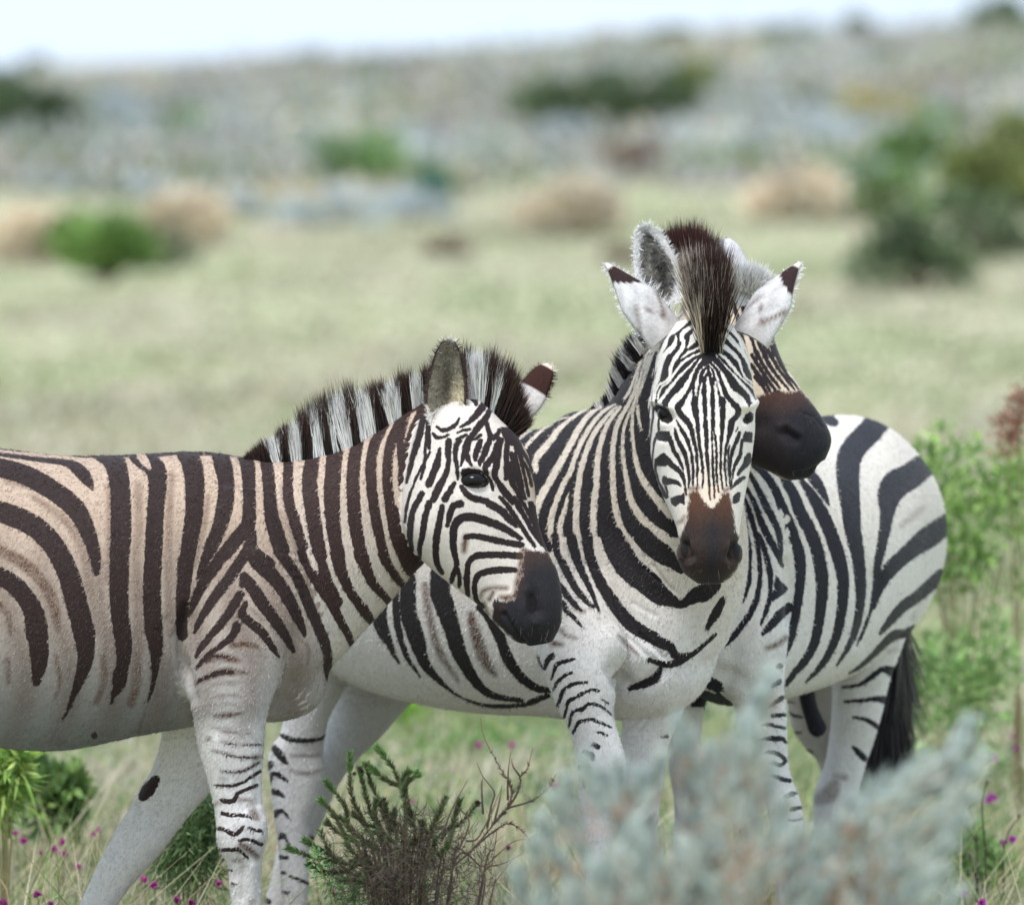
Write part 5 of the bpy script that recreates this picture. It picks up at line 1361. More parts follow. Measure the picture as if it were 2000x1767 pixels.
z2_strokes = [
    (('torso', 'neck', 'chest', 'near_fore'), 'G', 'p', "-100,60 600,40 800,40 1050,-400 1600,-500 1900,300 1900,1345 -100,1345"),
    (('torso', 'neck', 'chest', 'near_fore'), 'G', 'l', """40,305,12 90,275,12 160,250,10; 80,380,20 140,330,20 220,280,18 330,240,14 480,190,12 560,170,8; 135,470,26 170,420,30 250,340,28 330,275,22 400,240,14;
     235,690,50 225,620,60 260,540,66 330,460,66 400,370,60 460,290,50 540,215,34 620,160,30 700,110,24 800,75,16;
     235,1200,40 240,1080,64 290,940,72 370,800,72 450,660,72 510,550,64 570,440,64 640,310,60 720,190,50 800,110,40 880,75,20;
     365,1440,50 375,1280,56 390,1120,58 440,980,56 500,840,56 560,730,50 600,620,50 650,480,46 720,340,44 790,230,40 880,130,36 960,70,24 1010,50,14;
     555,910,8 540,960,24 520,1060,40 490,1150,50 470,1240,50 470,1330,56;
     640,1350,64 625,1200,62 630,1050,60 640,900,58 660,760,52 690,620,52 740,470,52 810,320,46 900,200,36 980,110,28 1040,60,16;
     800,1350,68 795,1180,64 805,1000,64 825,850,62 830,700,60 840,560,56 870,420,50 920,270,44 990,160,34 1060,70,24;
     1130,1350,68 1070,1260,62 1030,1130,60 1000,1000,56 990,850,54 985,680,52 985,500,50 1010,320,46 1050,200,46 1110,90,40 1150,20,34 1200,-100,30 1240,-300,24 1300,-500,18;
     1480,1350,120 1380,1270,90 1280,1170,76 1190,1040,66 1140,900,56 1110,720,44 1085,560,36 1080,420,34 1100,270,28 1140,150,24 1190,40,24 1230,-100,24 1275,-300,22 1340,-520,18;
     1560,1130,80 1470,1040,84 1390,940,70 1310,830,64 1240,700,52 1210,580,46 1185,430,34 1175,280,30 1180,150,28 1200,30,24 1250,-100,26 1310,-300,26 1370,-520,22;
     1220,-30,16 1200,-60,20 1250,-200,22 1330,-420,18; 1100,-10,26 1160,-110,26 1220,-280,22 1290,-480,18; 1270,300,20 1240,200,26 1225,80,28 1220,0,20 1275,-150,30 1340,-350,30 1400,-520,30"""),
    (NB2, 'H', 'd', """420,-10,80 440,150,60 500,260,76 560,380,76 620,490,70 700,590,56 760,650,46 800,670,30; 420,420,60 490,500,70 560,590,60 620,660,50 680,710,20;
     580,-10,96 600,100,100 640,230,86 690,350,70 740,450,56 780,540,44 810,610,36 840,690,24 860,730,10;
     735,-10,100 750,130,100 800,290,100 860,430,106 940,560,120 1030,690,130 1130,810,130 1240,900,130 1370,970,120 1470,1030,110 1540,1060,90 1570,1110,80 1600,1150,80 1700,1160,70 1800,1110,44 1900,1020,36 1990,940,30;
     975,-10,220 1040,120,250 1120,260,250 1230,370,240 1350,460,230 1450,560,190 1550,610,120 1640,650,80 1720,610,100 1800,560,150 1880,530,170 1980,460,120;
     1285,-10,190 1380,90,200 1480,160,190 1560,220,150 1630,290,90 1650,320,60; 1910,880,40 1950,800,70 1990,740,90 2010,700,80 2060,600,60;
     1330,1190,40 1430,1220,50 1530,1240,60 1620,1210,80 1690,1170,70; 500,640,60 540,720,50 610,780,40 660,840,26 700,880,12; 320,-10,60 370,110,60"""),
    (('chest', 'torso', 'far_fore', 'near_fore', 'neck'), 'H', 'd', "1450,1260,36 1440,1310,56 1400,1370,90 1300,1420,80 1150,1470,50"),
    (NB2, 'H', 'b1.0', "1040,960,20 1120,1040,36 1190,1100,30 1230,1140,10; 480,1040,40 400,1030,60; 620,690,40 700,720,30; 480,900,40 520,950,30; 560,960,30 620,980,24"),
    (('near_fore', 'torso'), 'M', 'd', """100,0,16 120,60,16 150,130,12; 240,0,60 190,60,46 170,130,30; 460,35,26 380,50,36 290,85,40 265,140,30 235,230,16; 440,165,20 380,185,30 320,230,32 280,280,28 250,335,18;
     590,260,20 500,265,30 420,290,34 350,340,36 320,420,34 295,490,24; 700,345,20 620,335,26 540,370,30 470,410,34 400,450,36 380,530,30 360,600,22;
     820,580,14 760,520,22 700,490,26 600,470,30 540,520,40 480,530,34 430,570,28 420,640,24 400,700,20; 720,420,14 790,470,14; 820,700,16 750,670,24 660,630,30 610,620,26 520,640,30 480,680,30 450,750,28; 690,745,20 780,775,22;
     650,870,50 690,890,50; 560,940,40 620,970,60 640,1010,40; 510,1090,40 570,1085,50 630,1110,30; 500,1180,30 540,1220,44 560,1280,24"""),
    (('far_fore',), 'M', 'd', "1310,795,24 1370,785,30"),
    (('torso',), 'J', 'd', """960,100,140 960,300,160 990,400,160 1030,520,140 1070,650,130 1110,780,120 1160,880,100 1220,980,84 1290,1060,70 1370,1110,56 1480,1135,44 1600,1150,36;
     710,200,120 710,450,130 740,560,140 780,680,130 810,790,100 850,880,80 910,950,60 990,1030,36 1080,1100,24 1180,1150,24 1300,1185,30 1450,1195,36 1600,1185,36 1700,1150,50 1800,1110,44;
     610,300,60 620,520,60 640,620,56 670,730,50 710,830,40 760,900,30 800,960,14; 500,420,90 500,520,90 530,620,80 570,720,60 600,790,40 640,860,24;
     1270,420,60 1340,500,80 1410,620,90 1450,720,90 1490,830,90 1560,930,80 1640,1010,70 1730,1060,60 1830,1070,50; 430,480,40 470,600,30 520,700,14"""),
    (('torso',), 'J', 'b0.85', "840,250,50 860,400,56 890,550,56 920,680,60 970,800,60 1020,880,44 1070,950,36 1100,1000,16"),
    (('torso',), 'J', 'b1.0', "1200,480,50 1220,570,80 1250,680,90 1290,800,90 1340,890,70 1390,950,30"),
    (('torso',), 'J', 'b0.8', "1690,1050,10 1720,1045,20 1780,1060,16"),
    (('near_hind',), 'L', 'd', """910,235,20 960,250,20; 970,260,40 1050,290,44 1180,300,36 1300,285,26 1350,250,14; 880,350,40 920,400,70 960,450,60 1000,500,30; 860,510,60 840,540,50;
     860,680,20 870,620,30 900,590,36 950,620,36 1010,660,24; 870,750,40 910,760,50 980,795,24; 900,970,40 910,940,44 970,930,30 1010,970,14 1040,1010,8; 940,1170,30 970,1140,44 1000,1180,24 1030,1230,16;
     950,1340,40 1010,1345,30; 960,1480,24 1000,1480,24; 1030,1510,20 1120,1540,24 1220,1585,18; 970,1640,18 1000,1660,18 1030,1645,12"""),
    (('near_hind',), 'L', 'b0.9', "1050,430,20 1150,435,24 1290,425,14; 1040,560,14 1120,590,24 1220,590,24 1320,560,14"),
    (('far_hind',), 'L', 'd', "1215,1150,30 1250,1180,24; 810,1720,60 850,1740,50"),
    # face
    (('head',), 'Q', 'p', "300,560 420,470 560,400 700,280 790,180 880,500 1000,620 1150,560 1200,340 1330,310 1520,480 1640,700 1720,880 1800,1060 1850,1300 1840,1420 1760,1500 1680,1580 1560,1660 480,1660 300,1480 190,1560 170,1400 200,1200 240,1000 300,860"),
    (('head',), 'Q', 'l', """60,1000,30 30,1150,40 40,1350,50 70,1500,30; 190,700,30 160,900,50 150,1100,55 160,1300,50 140,1500,50 130,1600,50;
     560,450,20 550,560,60 480,660,80 400,730,80 330,850,90 300,1000,80 260,1150,70 220,1270,60 210,1400,30 215,1520,40; 700,140,60 620,290,60 500,380,60 420,470,70 390,580,70 340,690,60 300,780,50;
     800,310,60 690,380,60 650,480,60 680,560,60 640,680,56 560,780,60 500,900,56 470,1000,56 460,1090,50 400,1160,40 290,1220,36 240,1330,36 235,1420,30;
     850,400,60 840,480,110 800,560,70 740,630,16; 980,590,30 880,650,36 760,710,30 650,790,16; 1020,680,10 880,740,20 760,800,36 660,880,40 580,980,36 500,1080,30 440,1170,30 340,1250,26 290,1370,26 280,1440,24;
     900,790,10 800,900,20 700,1000,30 600,1100,36 510,1210,50 430,1310,56 370,1390,40 320,1450,50 300,1480,60; 960,800,10 880,920,20 830,1010,30 780,1120,50 730,1220,70 660,1330,90 570,1420,110 520,1480,100 490,1550,100 480,1660,90;
     1050,900,10 960,970,16 920,1050,22 890,1180,40 870,1300,40 870,1420,30 855,1500,14; 800,1300,20 780,1400,60 750,1500,100 720,1650,130; 1040,980,16 1000,1070,16; 965,1180,14 945,1300,36 940,1450,50 945,1600,56 945,1680,56;
     1060,1100,24 1065,1200,50 1070,1350,56 1065,1500,46 1068,1680,44; 1095,960,10 1130,1080,14; 1175,1170,20 1190,1350,40 1200,1480,60 1210,1680,70; 1080,890,10 1160,980,16 1200,1100,26 1250,1250,30 1290,1400,36 1360,1500,70 1400,1600,110 1430,1680,120;
     1120,850,10 1230,960,24 1290,1060,50 1340,1170,60 1400,1300,80 1480,1380,110 1570,1470,140 1640,1580,120 1650,1660,90; 1190,750,10 1300,880,14 1420,1010,20 1500,1090,36 1580,1190,46 1660,1280,50 1730,1370,40 1770,1460,70;
     1180,710,16 1280,760,34 1370,840,50 1450,930,46 1530,1040,40 1610,1120,30 1700,1200,26 1790,1290,30 1820,1400,40; 1180,530,30 1260,580,70 1380,660,70 1480,750,60 1550,850,44 1600,1000,36 1650,1100,30 1740,1170,30 1820,1260,30;
     1230,370,30 1330,420,70 1440,530,70 1550,650,64 1640,760,64 1710,900,60 1770,1050,50 1820,1180,36 1850,1300,20; 1560,540,40 1600,640,50 1640,720,20"""),
    (('head',), 'R', 'q', "100,120 1900,120 1900,1500 100,1500"),
    (('head',), 'R', 'd', """600,100,90 600,170,90 650,250,90 730,330,90 790,430,80 820,560,66 850,680,56 880,800,44 890,950,36 900,1080,30 890,1200,24 900,1330,20 880,1400,16;
     570,330,14 620,420,40 680,520,60 740,630,60 780,760,44 810,900,40 830,1050,36 830,1200,30 825,1330,24; 545,450,24 560,560,60 600,660,60 660,760,66 710,880,60 740,1000,50 760,1130,44 765,1280,36 755,1380,16;
     470,600,60 490,680,70 530,800,60 590,900,60 640,1000,50 670,1090,30;
     290,520,40 240,620,40 215,720,26 200,850,24 185,1000,26 190,1120,30 220,1230,36 270,1350,36 330,1450,36 410,1530,36;
     430,960,110 500,1030,80 580,1090,80 650,1160,70 690,1260,50 710,1380,30 720,1480,24; 260,960,60 240,1080,36 270,1220,30 320,1350,34 380,1450,40 430,1520,30;
     380,1220,50 410,1280,110 500,1280,80 580,1300,60 640,1350,24; 370,1230,30 390,1330,24 430,1460,16; 150,300,14 140,460,14 110,600,18 95,760,16 90,900,12;
     210,130,26 200,300,30 180,450,26 165,600,20 150,750,18 140,900,16 130,1050,16 130,1200,14; 290,250,16 290,480,24;
     860,0,96 860,100,100 870,220,90 895,330,66 910,500,52 925,650,48 945,800,42 965,950,40 980,1100,36 985,1250,26 970,1380,14;
     1010,0,64 1012,100,66 1020,250,60 1025,400,60 1035,550,60 1040,700,56 1045,850,50 1060,1000,48 1070,1150,40 1080,1300,36 1085,1450,26 1100,1560,20;
     1140,0,60 1138,100,56 1140,250,60 1140,400,64 1140,470,60; 1120,480,20 1125,600,24 1130,800,26 1135,950,30 1140,1100,30 1150,1250,28 1160,1400,22 1165,1540,16; 1160,480,24 1175,600,32 1195,750,32 1195,900,30 1195,1050,30 1200,1200,26 1215,1350,20 1230,1450,12;
     1290,0,90 1295,100,86 1290,250,80 1285,400,66 1280,550,50 1270,700,40 1265,850,34 1260,1000,34 1265,1150,30 1280,1300,24 1290,1400,20;
     1500,100,80 1540,170,80 1510,260,80 1440,340,90 1420,420,90 1400,520,70 1370,640,44 1340,760,36 1330,900,30 1325,1050,26 1340,1200,24 1350,1340,20;
     1400,720,20 1385,800,26 1385,950,24 1390,1100,24 1400,1250,22 1420,1400,16; 1530,440,16 1500,500,20; 1560,520,50 1520,620,60 1470,740,60 1430,860,50 1410,980,44 1400,1100,30 1420,1250,20 1440,1380,10;
     1600,640,50 1580,760,40 1560,880,50 1510,980,50 1470,1080,40 1450,1180,24 1440,1300,10; 1700,870,70 1680,950,110 1640,1030,80 1570,1110,60 1530,1170,30; 1620,1220,50 1560,1260,56 1500,1310,60 1465,1360,20"""),
    (('head',), 'R', 'p', """270,640 240,600 300,490 460,490 500,640 480,670; 230,930 300,870 370,830 440,890 480,970 400,1050 260,1040 225,1000; 1600,660 1610,560 1640,500 1760,510 1760,680;
     200,150 250,70 370,100 440,140 520,290 520,340 440,380 340,350 290,230; 1600,330 1640,240 1720,180 1780,230 1760,330 1680,390 1620,370"""),
    (('head',), 'S', 'p', "470,180 690,100 705,190 700,285 630,255 565,310 490,280; 1520,80 1580,90 1560,230 1480,280 1440,260 1450,160"),
    (('head',), 'S', 'b1.0', "600,560,40 660,530,50 690,470,30; 800,30,60 900,20,60; 1330,60,60 1390,30,40"),
    (('head',), 'S', 'ps', "762,110 800,70 850,85 892,60 925,95 960,165 1000,235 1052,300 1110,335 1160,325 1210,255 1250,185 1290,120 1330,100 1380,85 1400,120 1425,250 1465,450 1490,640 1550,800 1640,950 1640,1080 1540,1250 1400,1430 1200,1570 1000,1580 800,1500 680,1400 620,1300 570,1150 560,1000 600,850 660,700 720,560 740,400 755,250"),
]
def z2_light(co, P, L, names):
    z = co[:, 2]
    c = mixc((.62, .60, .60), (.56, .49, .41), (z - .85) / .3)
    hd = L == names.index('head')
    c[hd] = mixc((.70, .65, .60), (.62, .53, .44), (P[:, 1] - 840) / 90 * np.clip(1 - np.abs(P[:, 0] - 1385) / 70, 0, 1))[hd]
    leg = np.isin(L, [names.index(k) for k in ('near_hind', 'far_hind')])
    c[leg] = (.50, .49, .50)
    return c
def z2_dark(co, P, L, names):
    c = np.tile(np.array([.016, .013, .015]), (len(co), 1))
    hd = L == names.index('head')
    mz = hd & (P[:, 1] > 950) & ((np.abs(P[:, 0] - 1386) < 46) | (P[:, 1] > 1022))
    t = np.clip((P[:, 1] - 975) / 60, 0, 1) * .8 + np.clip(1 - np.abs(P[:, 0] - 1392) / 30, 0, 1) * .2
    c[mz] = mixc((.085, .038, .022), (.017, .015, .017), t)[mz]
    ns = hd & ((np.hypot((P[:, 0] - 1337) / 8, (P[:, 1] - 1072) / 17) < 1) | (np.hypot((P[:, 0] - 1438) / 8, (P[:, 1] - 1072) / 17) < 1))
    c[ns] = (.006, .005, .005)
    e = hd & (np.hypot(P[:, 0] - 1295, (P[:, 1] - 818) * 1.2) < 20)
    c[e] = (.02, .012, .010)
    return c
z2_sculpt = [
    (('head',), 'R', "300,180,80 400,250,90 460,300,70", -.010), (('head',), 'R', "1640,240,70 1680,300,80", -.010),
    (('head',), 'Q', "240,1470,60 360,1510,70 460,1560,60", .010), (('head',), 'Q', "1680,1560,60 1780,1500,70 1840,1450,60", .010),
    (('head',), 'R', "360,400,60 480,370,60", .004),
    (('head',), 'S', "690,900,80 720,1000,80 760,1100,60", -.024), (('head',), 'S', "1500,900,70 1480,1000,80 1440,1100,60", -.024),
    (('head',), 'S', "780,900,50 800,1050,50 830,1200,40", .005), (('head',), 'S', "1400,900,50 1390,1050,50 1370,1200,40", .005),
    (('head',), 'S', "620,950,60 640,1100,60", .006), (('head',), 'S', "1570,950,60 1540,1100,60", .006),
    (('head',), 'R', "640,900,70 720,1200,60", -.005), (('head',), 'R', "1460,900,70 1420,1200,60", -.005),
    (('head',), 'R', "340,700,90 300,900,90", .006),
    (('neck', 'torso', 'chest'), 'G', "300,400,150 250,800,150", -.012), (('neck', 'torso', 'chest'), 'G', "700,700,200 800,1100,200", .010),
    (('chest', 'torso', 'near_fore', 'far_fore'), 'H', "1000,1300,90 1050,1400,90", -.02), (('chest', 'torso', 'near_fore', 'neck'), 'H', "1000,1000,120 1200,1150,140", .014),
    (('chest', 'torso', 'far_fore'), 'H', "1450,1300,60 1300,1430,60 1150,1480,60", -.014),
    (('chest', 'torso', 'neck'), 'H', "1380,260,20 1500,450,20 1590,520,20", -.004), (('chest', 'torso', 'neck'), 'H', "1300,300,20 1450,440,20", -.004), (('chest', 'torso', 'neck'), 'H', "1180,640,22 1400,760,22", -.003),
    (('chest', 'torso', 'near_fore', 'neck'), 'H', "850,800,24 1000,960,24 1150,1150,24", -.004), (('chest', 'torso', 'near_fore', 'neck'), 'H', "1240,940,22 1400,1080,22 1480,1170,20", -.005), (('chest', 'torso', 'near_fore', 'neck'), 'H', "1120,960,20 1300,1120,20 1400,1200,20", -.004),
    (('far_fore', 'chest'), 'M', "1300,300,16 1100,520,16 900,640,14", -.004), (('far_fore', 'chest'), 'M', "1350,330,16 1180,560,16 950,740,14", -.004), (('far_fore', 'chest'), 'M', "1400,360,16 1260,560,16 1080,740,14", -.004), (('far_fore', 'chest'), 'M', "1230,330,16 1050,470,16 880,540,14", -.004), (('far_fore',), 'M', "1480,330,14 1400,560,14", -.003),
]
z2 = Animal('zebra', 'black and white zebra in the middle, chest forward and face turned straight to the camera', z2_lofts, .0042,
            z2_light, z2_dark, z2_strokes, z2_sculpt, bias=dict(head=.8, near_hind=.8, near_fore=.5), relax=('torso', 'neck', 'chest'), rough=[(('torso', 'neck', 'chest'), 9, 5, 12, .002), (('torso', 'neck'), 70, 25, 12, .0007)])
z2.eye(1296, 806, .022, .019, .42)
z2.eye(1464, 816, .020, .018, .62)

def r6(x, y): return 1170 + x / 4.255, 430 + y / 4.255
def forelock_col(u, P, k):
    n = len(u)
    pale = ((k < -.72) & (rng.random(n) < .75)) | ((k > .93) & (rng.random(n) < .4)) | (rng.random(n) < .02)
    c0 = np.where(pale[:, None], np.array((.34, .27, .20)), np.array((.009, .007, .008)))
    c1 = np.where(pale[:, None], np.array((.55, .47, .40)), np.array((.034, .014, .011)))
    return c0, c1
mane(z2, [(1389, 690, 14.995, 1388, 570, 14.96), (1386, 660, 15.02, 1384, 522, 14.99), (1383, 640, 15.06, 1381, 500, 15.05), (1378, 628, 15.12, 1376, 500, 15.13), (1372, 622, 15.2, 1370, 515, 15.22)], 14000, forelock_col, (.021, 0, 0), jitter=.13, width=.0018, lenvar=.14)
def neckmane_col(u, P, k):
    n = len(u)
    dk = (np.sin(u * 34 + .8) > .05)
    c = np.where(dk[:, None], np.array((.016, .013, .017)), np.array((.62, .60, .58)))
    return c, np.where((dk | (rng.random(n) < .25))[:, None], np.array((.02, .016, .02)), np.array((.66, .65, .64)))
mane(z2, [(1165, 802, 15.5, 1160, 795, 15.5), (1195, 790, 15.45, 1190, 768, 15.45), (1210, 775, 15.42, 1204, 735, 15.42), (1225, 745, 15.39, 1206, 700, 15.39), (1242, 715, 15.36, 1218, 672, 15.36), (1262, 690, 15.33, 1240, 650, 15.33), (1285, 660, 15.30, 1268, 620, 15.3)], 5000, neckmane_col, (.012, .012, 0), jitter=.14)

def ear_c(s, t, inner):
    if inner: return lin(205, 205, 205) * (1 - .45 * math.exp(-(t / .5) ** 2))
    if s > .94: return lin(225, 218, 212)
    if s > .70 + .10 * t: return lin(48, 34, 34)
    w = math.exp(-((s - .30 - .1 * math.sin(5 * t)) / .055) ** 2) * (0.5 + .5 * math.sin(9 * t + s * 23))
    gz = .86 + .14 * math.sin(t * 7 + s * 9) * math.sin(s * 13)
    bb = max(0, .28 - s) * 1.6
    return (lin(200, 198, 198) * gz * (1 - bb) + lin(128, 118, 112) * bb) * (1 - .85 * w) + lin(80, 45, 35) * .85 * w
ear(z2, (1304, 660, 15.12), (1184, 516, 15.17), .047, (-.25, .9, -.2), ear_c, .55, base=.9, tipw=.0, fringe=2.0)
ear(z2, (1463, 665, 15.10), (1562, 515, 15.17), .050, (.50, .85, -.15), ear_c, .6, base=.9, tipw=.0)

# ------------------------------------------------------------------ zebra behind, head resting over to the right
z3_lofts = [
    ('torso', [Wsec(*r) for r in [(1738, 16.86, 1.10, .93, .07), (1722, 16.75, 1.225, .80, .165), (1672, 16.60, 1.295, .73, .21), (1633, 16.45, 1.312, .72, .228), (1595, 16.27, 1.285, .70, .245),
               (1535, 16.09, 1.27, .685, .262), (1485, 15.93, 1.28, .68, .245), (1440, 15.80, 1.30, .68, .205), (1405, 15.68, 1.29, .70, .165), (1380, 15.56, 1.16, .74, .12), (1368, 15.50, 1.06, .82, .06)]], dict(sub=6, ring=36)),
    ('neck', [(1330, 850, 15.85, 1450, 1120, 15.62, .15), (1310, 760, 15.76, 1440, 960, 15.58, .12), (1305, 680, 15.66, 1425, 830, 15.54, .10), (1330, 610, 15.58, 1410, 730, 15.5, .085)], dict(sub=6, ring=28)),
    ('head', [(1385, 540, 15.54, 1325, 640, 15.54, .07, 0), (1440, 560, 15.52, 1325, 720, 15.52, .098, 0), (1496, 625, 15.49, 1350, 790, 15.49, .105, 0), (1526, 700, 15.47, 1385, 850, 15.47, .097, .1), (1560, 752, 15.45, 1425, 890, 15.45, .08, .15),
              (1592, 795, 15.43, 1465, 906, 15.43, .07, .1), (1616, 832, 15.42, 1500, 920, 15.42, .066, 0), (1624, 862, 15.42, 1535, 937, 15.42, .058, 0), (1612, 898, 15.42, 1578, 934, 15.42, .03, 0)], dict(sub=6, ring=32)),
    ('near_fore', S([(1370, 1000, 1532, 1010, 15.66, .10), (1362, 1120, 1537, 1130, 15.62, .105), (1370, 1230, 1541, 1220, 15.6, .10), (1395, 1320, 1533, 1300, 15.61, .085), (1424, 1362, 1531, 1350, 15.63, .065), (1438, 1392, 1536, 1392, 15.64, .056),
                     (1456, 1458, 1538, 1460, 15.65, .048), (1463, 1492, 1542, 1502, 15.65, .046), (1480, 1532, 1553, 1538, 15.65, .045), (1494, 1564, 1564, 1566, 15.65, .044), (1502, 1600, 1568, 1600, 15.65, .04)]) + leg_down(1534, 15.65, 1660, 52, .03, 10), dict(sub=5, ring=24)),
    ('far_fore', S([(1290, 1240, 1400, 1240, 15.82, .08), (1300, 1340, 1385, 1340, 15.84, .06), (1308, 1420, 1370, 1420, 15.85, .046), (1306, 1500, 1368, 1500, 15.85, .042), (1316, 1560, 1366, 1560, 15.85, .034)]) + leg_down(1342, 15.85, 1640, 50, .03), dict(sub=5, ring=20)),
    ('near_hind', S([(1640, 1040, 1803, 1070, 16.42, .12), (1640, 1160, 1793, 1165, 16.40, .12), (1636, 1250, 1768, 1245, 16.40, .10), (1627, 1325, 1740, 1320, 16.41, .082), (1625, 1390, 1722, 1394, 16.42, .068), (1620, 1440, 1707, 1445, 16.43, .058), (1611, 1492, 1692, 1490, 16.43, .052),
                     (1594, 1534, 1682, 1530, 16.43, .05), (1588, 1570, 1672, 1566, 16.43, .047), (1590, 1610, 1655, 1606, 16.43, .04)]) + leg_down(1624, 16.43, 1670, 50, .031), dict(sub=5, ring=22)),
    ('far_hind', S([(1500, 1150, 1650, 1180, 16.58, .10), (1520, 1290, 1650, 1300, 16.62, .09), (1538, 1380, 1648, 1370, 16.64, .07), (1548, 1424, 1650, 1420, 16.65, .058), (1572, 1460, 1652, 1460, 16.65, .05), (1597, 1488, 1656, 1490, 16.65, .047), (1606, 1530, 1660, 1530, 16.65, .042)]) + leg_down(1634, 16.65, 1590, 50, .03), dict(sub=5, ring=20)),
    ('sheath', S([(1554, 1310, 1592, 1300, 16.2, .03), (1562, 1370, 1593, 1362, 16.2, .022), (1573, 1408, 1606, 1400, 16.2, .02), (1580, 1430, 1616, 1418, 16.2, .02), (1592, 1440, 1610, 1434, 16.2, .012)]), dict(sub=4, ring=14)),
]
